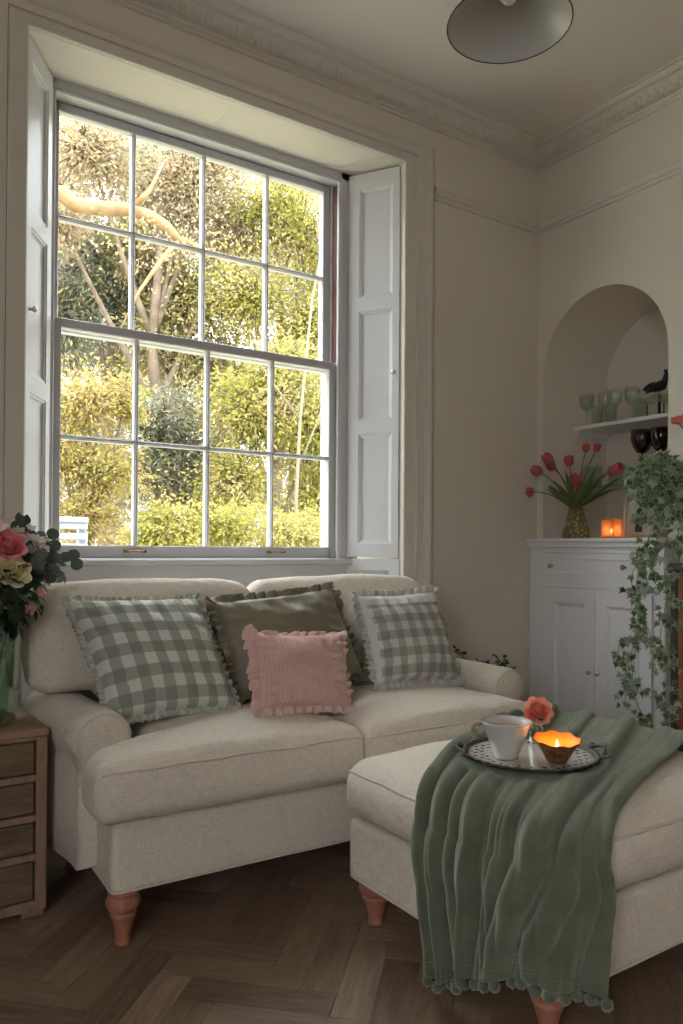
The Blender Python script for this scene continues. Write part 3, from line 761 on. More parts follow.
# ------------------------------------------------------------------ throw pillows
def pillow(name, label, cat, c4, thick, m_, ruf, rufw, seed, freq=34, gather=.35, group=None, sag=.02, rufamp=.012, wrk=.008, corner=.05, wf=(1, 1, 1, 1)):
    """c4: TL, TR, BR, BL corner points"""
    TL, TR, BR, BL = [V(p) for p in c4]; cen = (TL+TR+BR+BL)/4
    ux = ((TR-TL)+(BR-BL)).normalized(); uz = ((TL-BL)+(TR-BR)).normalized(); n = ux.cross(uz).normalized()
    if n.y > 0: n = -n
    root = empty(name, V((cen.x, cen.y, min(BL.z, BR.z))), label, cat, group)
    W = ((TR-TL).length+(BR-BL).length)/2
    def S(u, v):
        # pulled-in sides, corners kept
        uu = u*(1-corner*(1-v*v)*abs(u)); vv = v*(1-corner*(1-u*u)*abs(v)); s_, t = (uu+1)/2, (vv+1)/2
        return TL*(1-s_)*t+TR*s_*t+BR*s_*(1-t)+BL*(1-s_)*(1-t)
    N_ = 44
    def TH(u, v):
        e = max(0, (1-u*u)*(1-v*v)); return thick*(e**.42)
    def P(sgn):
        def f(i, j):
            u, v = -1+2*i/N_, -1+2*j/N_; t = TH(u, v); p = S(u, v)
            q = p*1.0
            ed = max(abs(u), abs(v))
            # radiating puckers from the edges plus broad dents
            wv = 0
            if ed > .55:
                k = (ed-.55)/.45; s_ = v if abs(u) > abs(v) else u
                wv = .006*math.sin(s_*22+seed)*k*(1-k)*4*.7
            wv += wrk*nz((u*1.7, v*1.7, sgn), 1, seed)+wrk*.6*nz((u*4+v*2, v*3, sgn), 1, seed+2)
            return q+n*sgn*(t+wv*min(1, t/(thick*.4)))+V((0, 0, -sag*t/thick*(v > 0)*v*.5))
        return f
    mb = MB(); uvf = lambda i, j: (i/N_, j/N_)
    mb.grid(P(1), N_+1, N_+1, uv=uvf); mb.grid(P(-1), N_+1, N_+1, uv=uvf)
    body = recalc(mb.build('cover', m_, root))
    # ruffle round the edge: two gathered layers of cloth
    mb = MB(); per = []; q = 110
    for k in range(q): per.append((-1+2*k/q, 1))
    for k in range(q): per.append((1, 1-2*k/q))
    for k in range(q): per.append((1-2*k/q, -1))
    for k in range(q): per.append((-1, -1+2*k/q))
    M_ = len(per); rows = 6
    ctr = S(0, 0)
    def RP(i, j):
        u, v = per[i % M_]; p = S(u, v)
        # outward direction, rounded at corners
        ou = max(0, (abs(u)-.90)/.10)*(1 if u > 0 else -1); ov = max(0, (abs(v)-.90)/.10)*(1 if v > 0 else -1)
        if abs(u) < 1 and abs(v) == 1: ov = 1 if v > 0 else -1
        if abs(v) < 1 and abs(u) == 1: ou = 1 if u > 0 else -1
        o = (ux*ou+uz*ov).normalized(); t = j/(rows-1)
        s_ = i/M_; 
        fr = math.sin(2*PI*s_*freq*2+3*math.sin(2*PI*s_*7+seed)+1.7*nz((s_*30, 0, 0), 1, seed))
        fr2 = math.sin(2*PI*s_*freq*3.3+seed)
        w = rufw*(1+.16*nz((s_*22, 3, 0), 1, seed)); cw = [wf[0] if ov > .5 else wf[2] if ov < -.5 else 0, wf[1] if ou > .5 else wf[3] if ou < -.5 else 0]; w *= max(cw) or 1
        z = rufamp*(fr*.9+fr2*.35)*t**.8
        side = (uz.cross(n)*ov*0)+(ux*(abs(ov) > .5)+uz*(abs(ou) > .5))*.003*fr2*t
        return p-o*.004+o*w*t+n*z+side+V((0, 0, -abs(z)*.3))
    mb.grid(RP, M_, rows, cu=True)
    rf = mb.build('ruffle', ruf, root)
    md = rf.modifiers.new('thick', 'SOLIDIFY'); md.thickness = .0022; md.offset = 0
    return root
def A(x, y, Y):
    p = at(x, y, 'y', Y); return at(x, y, 'y', Y-(p.x-SX0)*.045)
pillow('throw_pillow', 'large green and white gingham pillow with ruffled edge, against the left sofa arm', 'pillow',
       [A(67, 600, 2.42), A(197, 598, 2.44), A(237, 706, 2.24), A(112, 721, 2.23)], .088, GREENG, GRUF, .022, 3)
pillow('throw_pillow', 'olive satin pillow with a frilled edge, behind the small pink pillow', 'pillow',
       [A(212, 602, 2.43), A(331, 588, 2.44), A(364, 676, 2.34), A(240, 696, 2.31)], .07, OLIVE, OLIVE, .036, 8, freq=15, rufamp=.014, wrk=.02, wf=(.8, .9, .5, .9))
pillow('throw_pillow', 'grey and white gingham pillow with ruffled edge, against the right sofa arm', 'pillow',
       [A(357, 596, 2.42), A(434, 591, 2.46), A(459, 680, 2.34), A(377, 684, 2.27)], .07, BLUEG, BRUF, .03, 14, freq=24)
pillow('throw_pillow', 'small dusty pink waffle pillow with a frilled edge, in front of the olive pillow', 'pillow',
       [A(253, 634, 2.235), A(342, 634, 2.25), A(350, 706, 2.15), A(260, 709, 2.13)], .058, WAFFLE, PINKR, .034, 19, freq=11, rufamp=.012, wf=(.55, .6, .8, 1.15))

# ------------------------------------------------------------------ blanket with pompom hem
def blanket():
    root = empty('throw_blanket', (OX0, OY0, .05), 'sage green plush blanket with a pompom hem, draped over the footstool corner', 'blanket')
    NU, NV = 190, 210
    rc = .10                                      # plan rounding of the draped corner
    # perimeter of the footstool from the far left side, round the near corner, along the front
    L1 = [V((OX0-.026, 1.455, 0)), V((OX0-.026, OY0-.026+rc, 0))]; 
    arcn = PI/2*rc; s1 = (L1[0]-L1[1]).length; s2 = .047
    tot = s1+arcn+s2
    def edge(v):
        s = v*tot
        if s < s1: return L1[0]+(L1[1]-L1[0])*(s/s1), V((-1, 0, 0))
        s -= s1
        c = V((OX0-.026+rc, OY0-.026+rc, 0))
        if s < arcn:
            a = s/rc; return c+V((-math.cos(a), -math.sin(a), 0))*rc, V((-math.cos(a), -math.sin(a), 0))
        s -= arcn
        return c+V((s, -rc, 0)), V((0, -1, 0))
    FA = V((1.86, 1.812, 0)); FB = V((2.115, 1.30, 0)); FM = V((2.11, 1.80, 0))
    def far(v):
        # far border along the back edge and round the far right corner
        if v < .32: return FA.lerp(V((2.06, 1.815, 0)), v/.32)
        if v < .5: 
            t = (v-.32)/.18; c = V((2.06, 1.76, 0)); a = PI/2*(1-t); return c+V((math.cos(a), math.sin(a), 0))*.055
        return V((2.115, 1.76, 0)).lerp(FB, (v-.5)/.5)
    ctrlL = V((1.40, 1.665, 0)); ctrlR = V((1.60, 1.15, 0))
    hang0 = .42
    def folds(v, s):
        # s: 0 at the far end, 1 at the hem ; value 0..1
        vv = v+.035*math.sin(s*3.1+1)+.012*nz((v*5, s*3, 0), 1, 4)
        h = 0; q = (1-s)/(1-.56)
        for (c_, dr, w_, hh_, fd) in RIDGES:
            ck = c_+dr*min(q, 1.6)+.010*math.sin(s*9+c_*20)
            wk = w_*(.75+.45*s+.15*math.sin(s*7+c_*31)); t_ = abs(v-ck)/wk
            if t_ < 1: h = max(h, hh_*(1-t_**2.2)**.7*(1-fd*sm(.62, .95, 1-abs(s-.75)*2) if fd < 0 else 1-fd*sm(.75, 1, s)))
        b = abs(math.sin(PI*(v*17.3+.4)+1.3*math.sin(v*9+s*3)))
        e = min(1, v/.03)*min(1, (1-v)/.03)
        return (.88*h+.12*b+.05*nz((v*8, s*5, 3), 1, 2))*(.3+.7*e)
    RIDGES = [(.045, .0, .06, .75, .0), (.165, -.01, .05, .9, .1), (.255, .01, .038, .55, .5), (.345, .03, .055, 1.0, 0), (.445, .09, .042, .62, .3), (.535, .15, .058, 1.05, 0), (.66, .16, .05, .6, .6), (.80, .10, .075, .55, .2), (.945, .03, .05, .85, 0)]
    TS = .56                                      # share of the length on top
    def P(i, j):
        s, v = i/NU, j/NV
        E, n = edge(v); Fp = far(v)
        if s < TS:
            t = s/TS
            # border curves bend: quadratic through a control
            ctl = ctrlL.lerp(ctrlR, v) if True else None
            mid = (E+Fp)/2; ctl = mid.lerp(ctl, .55*abs(2*v-1)+.1)
            p = Fp*(1-t)**2+ctl*2*t*(1-t)+E*t*t
            z = ott_top(p.x, p.y)+.009+.034*sm(.30, .04, t)
            k = sm(0, .2, t)
            f = folds(v, s); fa = (.020+.010*(1-t)+.014*t*t)
            # the tray presses the folds flat
            d = math.hypot(p.x-TRAY.x, p.y-TRAY.y); press = sm(.172, .215, d)
            zz = z+fa*f*(.08+.92*press)+.004*nz((v*7, s*8, 1), 1, 9)*press
            if t > .86:
                # turning over the edge
                q = (t-.86)/.14; zz = lerp(zz, max(zz, z+.004), 0)
            out = V((0, 0, 0))
            if t > .8: out = n*(.004+fa*f*.9)*sm(.8, 1, t)
            # far end tucks over the back edge
            if t < .06: zz -= .03*(1-t/.06)**2
            return V((p.x, p.y, zz))+out
        t = (s-TS)/(1-TS)
        ztop = ott_top(E.x, E.y)+.007
        L_ = .060+.115*sm(0, .75, v)-.015*sm(.75, 1, v)+.004*math.sin(v*23)
        f = folds(v, s)
        amp = .026+.034*sm(0, .9, t)
        bulge = (.008*math.sin(min(1, t*2.2)*PI)-.010*sm(.3, 1, t))
        # edge radius: go out then down
        o = .010+bulge+amp*(f)+.004*nz((v*9, t*4, 2), 1, 6)
        th = min(1, t/.10)*PI/2
        if t < .10: z = ztop-(.02)*(1-math.cos(th)); o = lerp(.004+(.034)*f*.9, o, math.sin(th))
        else: z = ztop-.02-(ztop-.02-L_)*((t-.10)/.90)
        side = V((-n.y, n.x, 0))*0
        lat = (.062*(1-v)**3-.042*v**4+.006*math.cos(2*PI*(v*6.3+.15)))*sm(.1, 1, t)
        tan = V((n.y, -n.x, 0)) if True else 0
        p = E+n*o+tan*(-lat)+V((0, 0, 0))
        # widen the fall slightly towards the hem
        return V((p.x, p.y, z))
    mb = MB(); mb.grid(P, NU+1, NV+1)
    body = mb.build('cloth', VELVET, root)
    md = body.modifiers.new('thick', 'SOLIDIFY'); md.thickness = .005; md.offset = 0
    # stitched band above the hem
    hb = MB(); 
    def HB(i, j):
        q = P(NU-4-int(j*0), i) ; return q
    for k, ro in enumerate((NU-9,)):
        pts = []
        for j in range(0, NV+1, 1):
            p = P(ro, j); E, n = edge(j/NV); pts.append(p+n*.002)
        hb.tube(pts, .0022, 5)
    hb.build('hem_seam', VELVET, root)
    # pompoms as parts
    pts = [P(NU, j) for j in range(NV+1)]; acc = 0; nxt = .008; last = pts[0]; first = None; cnt = 0; rr = random.Random(5)
    for p in pts[1:]:
        acc += (p-last).length; last = p
        if acc >= nxt:
            nxt += .034; cnt += 1
            if first is None:
                mb = MB(); mb.ball((0,0,0), .0125, 8, jit=.12, rng=rr); first = mb.build('pompom', VELVET, off=V((0,0,0))); o = first
            else: o = first.copy(); COL.objects.link(o)
            o.parent = root; o.location = p+V((0, 0, -.011+rr.uniform(-.003, .002)))-root.location; o.rotation_euler = (rr.uniform(0, 3), rr.uniform(0, 3), 0)
TRAY = V((1.530, 1.400, 0))
blanket()

# ------------------------------------------------------------------ flowers and leaves
def basis(d, up=None):
    d = V(d).normalized(); up = V(up) if up is not None else V((0, 0, 1))
    a = d.cross(up)
    if a.length < 1e-4: a = d.cross(V((1, .3, 0)))
    a.normalize(); return d, a, a.cross(d).normalized()
def leaf(mb, p, d, L_, W, up=None, curl=.2, fold=.25, shape='oval', mi=0, n=5):
    d, a, u = basis(d, up); rows = []
    for k in range(n+1):
        t = k/n
        if shape == 'oval': w = math.sin(PI*min(1, t*.98+.02))**.75
        elif shape == 'round': w = math.sqrt(max(0, 1-(2*t-1)**2))
        elif shape == 'lance': w = math.sin(PI*t**.75)**1.1
        else: w = math.sin(PI*t)
        w = max(w, .03)*W/2
        c = V(p)+d*L_*t+u*(-curl*L_*t*t)
        rows.append([c-a*w+u*fold*w, c, c+a*w+u*fold*w])
    mb.grid(lambda i, j: rows[i][j], n+1, 3, uv=lambda i, j: (abs(j-1), i/n), mi=mi)
def ivyleaf(mb, p, d, s, up=None, mi=0):
    """five pointed lobes round a centre, slightly cupped; UV.x runs from the middle to the rim"""
    d, a, u = basis(d, up)
    out = [(0, -.12), (.22, -.30), (.52, -.22), (.42, .02), (.78, .12), (.40, .34), (.26, .40), (0, 1.0), (-.26, .40), (-.40, .34), (-.78, .12), (-.42, .02), (-.52, -.22), (-.22, -.30)]
    c = V(p)+d*s*.2
    vs = [c]+[V(p)+a*x*s*.62+d*(y+.12)*s*.75-u*(.18*s*(x*x+.4*y*y)) for x, y in out]
    n = len(out); fs = [(0, 1+k, 1+(k+1) % n) for k in range(n)]
    mb.add(vs, fs, [[(0, 0), (1, 0), (1, 0)]]*n, mi)
def petal(mb, c, ax, ang, r, hgt, wid, flare, mi=0, roll=.0, n=5):
    """cupped petal around an axis"""
    ax, a, b = basis(ax)
    ca, sa = math.cos(ang), math.sin(ang); o = a*ca+b*sa; t_ = -a*sa+b*ca
    def P(i, j):
        t = i/n; s = (j/n-.5)*2
        w = wid*math.sin(PI*(.18+.72*t))**.7
        rad = r*(.25+.75*math.sin(min(1, t*1.25)*PI/2))+flare*t**3
        q = V(c)+ax*hgt*(t-.12*s*s*t)+o*(rad-.35*w*s*s)+t_*w*s
        q -= ax*roll*t**5*hgt
        return q
    mb.grid(P, n+1, n+1, uv=lambda i, j: (i/n, j/n), mi=mi)
def rose(mb, c, ax, R_, mi=0, layers=5, seed=0):
    rr = random.Random(seed); c = V(c); ax = V(ax).normalized()
    for k in range(layers):
        f = k/(layers-1); r = R_*(.08+.66*f); h = R_*(1.12-.20*f); npet = 3+k
        for q in range(npet):
            petal(mb, c-ax*R_*.45, ax, 2*PI*q/npet+k*.9+rr.uniform(-.2, .2), r, h*rr.uniform(.92, 1.05), R_*(.24+.32*f), R_*(-.10+.44*f*f), mi, roll=.30*f)
    mb.ball(c-ax*R_*.22, R_*.46, 6, mi=mi)
def tulip(mb, c, ax, R_, mi=0, op=.1):
    for q in range(6):
        k = q % 2
        petal(mb, V(c)-V(ax).normalized()*R_*.75, ax, 2*PI*q/6+.3, R_*(.68+.06*k), R_*1.55, R_*.66, R_*(-.20+op), mi)
def curve_pts(a, b, bow, n=8):
    a, b = V(a), V(b); return [a.lerp(b, k/n)+V(bow)*math.sin(PI*k/n) for k in range(n+1)]

STEM = mat('flower_stem', (.10, .17, .05), .5)
LEAFD = leafmat('dark_leaf', [(.022, .045, .022), (.04, .07, .032), (.07, .10, .055)], .45, .12)
LEAFT = leafmat('tulip_leaf', [(.055, .09, .035), (.12, .16, .06), (.20, .25, .11)], .4, .25)
EUCA = leafmat('eucalyptus_leaf', [(.07, .10, .07), (.13, .17, .13), (.10, .13, .10)], .6, .15)
IVYM = leafmat('ivy_leaf', [(.035, .075, .028), (.065, .125, .045), (.12, .18, .08), (.22, .29, .16), (.42, .48, .38)], .4, .15, edge=(.30, .38, .25))
P_RED = leafmat('tulip_petal', [(.50, .07, .10), (.60, .14, .16), (.40, .05, .08)], .5, .25)
P_PINK = leafmat('rose_petal_pink', [(.68, .14, .18), (.80, .27, .30), (.60, .10, .13)], .6, .2)
P_PALE = leafmat('rose_petal_pale_pink', [(.85, .45, .42), (.90, .55, .50), (.80, .30, .30)], .6, .2)
P_CREAM = leafmat('rose_petal_cream', [(.84, .76, .42), (.88, .82, .55), (.82, .70, .36)], .6, .2)
P_WHITE = leafmat('white_petal', [(.75, .70, .62), (.85, .80, .74), (.70, .60, .56)], .6, .25)
P_CORAL = leafmat('rose_petal_coral', [(.88, .22, .14), (.92, .36, .24), (.95, .52, .40)], .5, .35)
P_ROSYW = leafmat('rose_petal_rosy', [(.75, .25, .22), (.85, .38, .33), (.70, .18, .17)], .5, .25)

# ------------------------------------------------------------------ tray and what stands on it
TZ = .516
SILV = mat('old_silver', (.42, .40, .37), .38, met=.95, bump=[(120, .5, (1,1,1))])
PEWT = mat('dark_pewter_rim', (.16, .15, .13), .4, met=.9, bump=[(160, .8, (1,1,1))])
def tray_mat():
    M = mat('tray_centre', (.70, .67, .62), .18, met=.4, spec=.6); nt = M.node_tree; N = nt.nodes; L = nt.links; b = N['Principled BSDF']
    tc = N.new('ShaderNodeTexCoord'); v = N.new('ShaderNodeTexVoronoi'); v.inputs['Scale'].default_value = 46; v.inputs['Randomness'].default_value = .25
    L.new(tc.outputs['Object'], v.inputs['Vector'])
    ln = N.new('ShaderNodeVectorMath'); ln.operation = 'LENGTH'; L.new(tc.outputs['Object'], ln.inputs[0])
    rg = N.new('ShaderNodeValToRGB'); e = rg.color_ramp.elements; rg.color_ramp.interpolation = 'CONSTANT'
    e[0].position = 0; e[0].color = (0,0,0,1); e[1].position = .112; e[1].color = (1,1,1,1); q = e.new(.152); q.color = (0,0,0,1)
    L.new(ln.outputs['Value'], rg.inputs['Fac'])
    lt = N.new('ShaderNodeMath'); lt.operation = 'LESS_THAN'; lt.inputs[1].default_value = .27; L.new(v.outputs['Distance'], lt.inputs[0])
    mu = N.new('ShaderNodeMath'); mu.operation = 'MULTIPLY'; L.new(lt.outputs[0], mu.inputs[0]); L.new(rg.outputs['Color'], mu.inputs[1])
    mx = N.new('ShaderNodeMix'); mx.data_type = 'RGBA'; mx.inputs['A'].default_value = (.74, .71, .66, 1); mx.inputs['B'].default_value = (.03, .04, .06, 1)
    L.new(mu.outputs[0], mx.inputs['Factor']); L.new(mx.outputs['Result'], b.inputs['Base Color']); return M
def tray():
    root = empty('serving_tray', (TRAY.x, TRAY.y, TZ), 'round silver tray with ornate handles, lying on the green blanket', 'tray')
    RT = .170
    mb = MB(); mb.lathe([(0, 0), (RT-.018, 0), (RT-.012, .003), (RT-.012, .0045), (RT-.02, .0035), (0, .0035)], (TRAY.x, TRAY.y, TZ), 64); mb.build('plate', tray_mat(), root, ang=40)
    mb = MB()
    mod = lambda r, z, a: (r+(.0025*math.sin(a*40) if r > RT-.004 else 0), z)
    mb.lathe([(RT-.014, .001), (RT-.001, .005), (RT+.003, .010), (RT+.002, .013), (RT-.003, .0135), (RT-.007, .008), (RT-.014, .0045)], (TRAY.x, TRAY.y, TZ), 160, mod=mod); mb.build('rim', PEWT, root)
    ax = V((math.cos(YAW), -math.sin(YAW), 0)); ay = V((math.sin(YAW), math.cos(YAW), 0)); c = V((TRAY.x, TRAY.y, TZ+.012))
    for sg in (-1, 1):
        mb = MB()
        pts = [c+ax*sg*(RT+.001+.020*math.sin(PI*t))+ay*(.052*(1-2*t))+V((0, 0, .012*math.sin(PI*t))) for t in [k/14 for k in range(15)]]
        mb.tube(pts, .0042, 8)
        for w in (-1, 1):
            s_ = c+ax*sg*(RT+.002)+ay*.052*w
            mb.tube([s_+ay*w*.012*math.sin(k*.55)*(1-k*.07)+ax*sg*.012*(1-math.cos(k*.55))*(1-k*.07)+V((0,0,.001*k)) for k in range(11)], .003, 6)
            mb.ball(s_, .0065, 6)
        mb.build('handle', PEWT, root)
tray()
TT = TZ+.0045
CHINA = mat('white_china', (.58, .565, .53), .2, spec=.6)
GILT = mat('worn_gilt', (.30, .22, .13), .4, met=.5)
def cup():
    c = at(506, 757, 'z', TT); c.z = TT
    root = empty('teacup', c, 'large white china teacup with a gilt handle, left on the silver tray', 'cup')
    h = .092; 
    prof = [(0, .004), (.024, .004), (.026, 0), (.030, 0), (.031, .006), (.034, .014), (.043, .038), (.052, .062), (.059, .082), (.0655, h), (.0645, h+.001), (.0575, .082), (.050, .062), (.041, .038), (.031, .015), (.024, .010), (0, .009)]
    mb = MB(); mb.lathe(prof, c, 48); mb.build('bowl', CHINA, root)
    mb = MB(); mb.lathe([(0, .0765), (.055, .0765)], c, 32); mb.build('tea', mat('milky_tea', (.36, .24, .15), .1), root)
    ax = (-V((math.cos(YAW), -math.sin(YAW), 0))*.95+V((math.sin(YAW), math.cos(YAW), 0))*.1).normalized()
    pts = [c+ax*(.054+.026*math.sin(PI*t)**.8+.006*(1-t))+V((0, 0, .046+.038*(1-t)+.012*math.sin(PI*t)*(1-t))) for t in [k/14 for k in range(15)]]
    mb = MB(); mb.tube(pts, [.0045+.001*math.sin(k) for k in range(15)], 8); mb.build('handle', GILT, root)
cup()
def candle_bowl():
    c = at(557, 762, 'z', TT); c.z = TT
    root = empty('tealight_holder', c, 'orange glowing petal-edged tealight bowl with a mottled copper outside, on the silver tray', 'candle holder')
    mod = lambda r, z, a: (r*(1+(.03*math.sin(a*8) if z > .045 else .01*math.sin(a*8))), z+(.002*math.sin(a*8+.5) if z > .05 else 0)+.006*math.cos(a-PI/2+YAW)*max(0, z/.058))
    prof_o = [(0, 0), (.023, 0), (.026, .005), (.035, .022), (.045, .040), (.057, .058)]
    outer = mat('mottled_copper', (.11, .035, .015), .4, met=.35, var=(90, (.42, .19, .08), 1), bump=[(110, .9, (1,1,1))])
    mb = MB(); mb.lathe(prof_o, c, 64, mod=mod); mb.build('outer_shell', outer, root)
    inner = mat('orange_gilt', (.90, .27, .03), .5)
    mb = MB(); mb.lathe([(.057, .058), (.0555, .0583), (.043, .040), (.033, .024), (.024, .012), (0, .010)], c, 64, mod=mod); mb.build('inner_lining', inner, root)
    mb = MB(); mb.lathe([(0, .012), (.0185, .012), (.0185, .026), (.0175, .026), (.0175, .023), (0, .023)], c, 24); mb.build('tealight', mat('candle_wax', (.9, .75, .5), .4, sss=.3), root)
    mb = MB(); mb.tube([c+V((0, 0, .023)), c+V((0, 0, .030))], .0007, 5); mb.build('wick', BLACK, root)
    mb = MB(); mb.lathe([(0, .028), (.0030, .031), (.0046, .036), (.0038, .043), (.0018, .050), (0, .056)], c, 12)
    mb.build('flame', mat('flame', (1, .7, .3), 1, emit=(1, .62, .22), estr=9), root)
    l = bpy.data.lights.new('candle_light', 'POINT'); l.energy = .12; l.color = (1, .48, .12); l.shadow_soft_size = .006
    lo = bpy.data.objects.new('candle_light', l); COL.objects.link(lo); lo.parent = root; lo.location = (0, 0, .062)
candle_bowl()
def bud():
    c = at(537, 741, 'z', TT); c.z = TT
    root = empty('bud_vase', c, 'coral rose in a small clear bud vase, behind the teacup on the tray', 'flower')
    mb = MB(); mb.lathe([(0, 0), (.020, 0), (.022, .006), (.024, .02), (.020, .034), (.011, .048), (.010, .058), (.013, .064), (.012, .064), (.009, .058), (.010, .048), (.018, .034), (.022, .02), (.019, .007), (0, .005)], c, 24)
    mb.build('vase', thinglass('clear_glass', (.94, .96, .95), .08, .03, .5), root)
    top = at(538, 711, 'x', c.x+.012)
    mb = MB(); mb.tube(curve_pts(c+V((0, 0, .01)), top-V((0, 0, .012)), (.004, 0, 0)), .002, 6); mb.build('stem', STEM, root)
    mb = MB(); rose(mb, top, (-.5, -.75, .45), .040, seed=3, layers=7); mb.build('rose', P_CORAL, root)
    mb = MB(); 
    for k in range(3): leaf(mb, c.lerp(top, .62+.1*k), (math.cos(k*2.2+2), math.sin(k*2.2+2), .3), .035, .018)
    mb.build('leaves', LEAFD, root)
bud()

# ------------------------------------------------------------------ chest of drawers
def chest():
    x0, x1, y0, y1, h = .13, .541, 2.31, 2.665, .532
    root = empty('chest_of_drawers', ((x0+x1)/2, (y0+y1)/2, 0), 'weathered brown wooden chest of four drawers, left of the sofa', 'chest of drawers')
    mb = MB(); zs = [(.402, .500), (.288, .384), (.178, .270), (.045, .160)]
    mb.bbox((x0, y0-.004, h-.022), (x1+.002, y1, h), .004)
    mb.bbox((x0, y0, .018), (x0+.030, y1, h-.022), .003); mb.bbox((x1-.030, y0, .018), (x1, y1, h-.022), .003)
    mb.bbox((x0+.01, y1-.02, .02), (x1-.01, y1, h-.02), .002)
    edges = [h-.022]+[q for z in zs for q in (z[1], z[0])]+[.018]
    for k in range(0, len(edges), 2): mb.bbox((x0+.028, y0+.001, edges[k+1]), (x1-.028, y0+.30, edges[k]), .002)
    mb.build('carcass', OAKF, root, smooth=False)
    for z0, z1 in zs:
        mb = MB(); mb.bbox((x0+.034, y0+.007, z0+.004), (x1-.034, y0+.28, z1-.004), .003); d = mb.build('drawer', OAKD, root, smooth=False)
        mb = MB(); kx = (x0+x1)/2
        mb.lathe([(0, 0), (.006, 0), (.006, .008), (.012, .014), (.013, .019), (.008, .023), (0, .024)], (kx, y0+.007, (z0+z1)/2), 16, (0, -1, 0)); mb.build('knob', BRASS, d)
    first = None
    for x, y in ((x0+.03, y0+.035), (x1-.035, y0+.035), (x0+.03, y1-.03), (x1-.035, y1-.03)):
        if first is None:
            mb = MB(); mb.bbox((-.03, -.028, 0), (.03, .028, .02), .003); first = mb.build('foot', OAKF, smooth=False, off=V((0,0,0))); o = first
        else: o = first.copy(); COL.objects.link(o)
        o.parent = root; o.location = V((x, y, 0))-root.location
chest()
def bouquet():
    c = V((.395, 2.455, .532))
    root = empty('flower_vase', c, 'green glass vase of pink and cream roses with eucalyptus, on the chest of drawers', 'vase of flowers')
    gl = thinglass('green_vase_glass', (.80, .91, .82), .10, .05, .6)
    mb = MB(); r = .098
    mb.lathe([(0, 0), (r*.80, 0), (r*.86, .006), (r*.93, .06), (r*.97, .14), (r, .22), (r*1.0, .300), (r*.975, .301), (r*.97, .22), (r*.94, .14), (r*.90, .06), (r*.82, .012), (0, .012)], c, 40); mb.build('vase', gl, root)
    wt = thinglass('vase_water', (.72, .85, .72), .04, .02, .2)
    mb = MB(); mb.lathe([(0, .014), (r*.81, .014), (r*.88, .06), (r*.92, .14), (r*.93, .17), (0, .17)], c, 32); mb.build('water', wt, root)
    rr = random.Random(12)
    heads = [(8, 546, 2.36, .052, 'pink', P_PINK), (13, 572, 2.33, .050, 'cream', P_CREAM), (-28, 560, 2.34, .050, 'pink', P_PINK), (-15, 530, 2.42, .05, 'white', P_WHITE),
             (36, 548, 2.42, .040, 'white', P_WHITE), (20, 537, 2.45, .036, 'white', P_WHITE), (-4, 525, 2.45, .036, 'pale', P_PALE), (30, 609, 2.36, .019, 'small', P_PALE), (40, 592, 2.38, .016, 'small', P_PALE), (40, 572, 2.42, .03, 'white', P_WHITE)]
    mb = MB(); st = c+V((0, 0, .05))
    ends = []
    for x, y, Y, R_, nm, m_ in heads:
        p = at(x, y, 'y', Y); ends.append(p); mb.tube(curve_pts(st+V((rr.uniform(-.04, .04), rr.uniform(-.04, .04), 0)), p, (p-st).cross(V((0,0,1)))*.1+V((0, 0, .04)), 10), .003, 5)
    mb.build('stems', STEM, root)
    for k, (x, y, Y, R_, nm, m_) in enumerate(heads):
        p = ends[k]; d = (p-(c+V((0, 0, .33)))).normalized()+V((-.1, -.7, .1)); mb = MB()
        if nm == 'white': 
            for q in range(9):
                o = V((rr.uniform(-1, 1), rr.uniform(-1, .4), rr.uniform(-.7, .9)))*R_*.7
                for w in range(5): petal(mb, p+o, d+o*4, 2*PI*w/5+q, R_*.22, R_*.4, R_*.26, R_*.25)
        else: rose(mb, p, d, R_, seed=k, layers=5 if R_ > .03 else 3)
        mb.build('blossom', m_, root)
    # dark leaves filling the body of the bunch
    mb = MB(); cen = c+V((-.01, -.02, .385))
    for k in range(520):
        q = V((rr.gauss(0, 1), rr.gauss(0, 1), rr.gauss(0, 1))).normalized()*(.6+.4*rr.random())
        p = cen+V((q.x*.15, q.y*.13, q.z*.135))
        leaf(mb, p, q+V((rr.uniform(-.6, .6), rr.uniform(-.6, .6), rr.uniform(-.5, .3))), rr.uniform(.035, .06), rr.uniform(.018, .03), curl=rr.uniform(0, .5), n=4)
    for (x, y) in ((18, 520), (24, 527), (12, 527), (28, 533), (20, 532), (33, 536), (26, 522)):
        p = at(x, y+3, 'y', 2.44)
        leaf(mb, p, (rr.uniform(-.5, .5), -.2, 1), .032, .022, up=(0, -1, .2), n=4); leaf(mb, p, (rr.uniform(-1, 1), -.2, .6), .028, .02, up=(0, -1, .2), n=4)
    mb.build('foliage', LEAFD, root)
    # eucalyptus sprays with round leaves
    mb = MB(); base = c+V((.02, 0, .30))
    for (x, y, Y) in ((48, 538, 2.44), (55, 552, 2.42), (71, 561, 2.42), (52, 575, 2.40), (38, 560, 2.38)):
        tip = at(x, y, 'y', Y); pts = curve_pts(base, tip, (0, -.02, .05), 9); mb.tube(pts, .0018, 5)
        for k in range(3, 10):
            for sg in (-1, 1):
                d = V((rr.uniform(-.5, .6), rr.uniform(-.3, .1), rr.uniform(-.5, .6)))+V((0, 0, .6*sg)); leaf(mb, pts[k], d, .033+.006*(k == 9), .034+.004*(k == 9), up=(-.4, -1, .15), shape='round', curl=.05, fold=.06, n=6)
    mb.build('eucalyptus', EUCA, root)
    mb = MB()
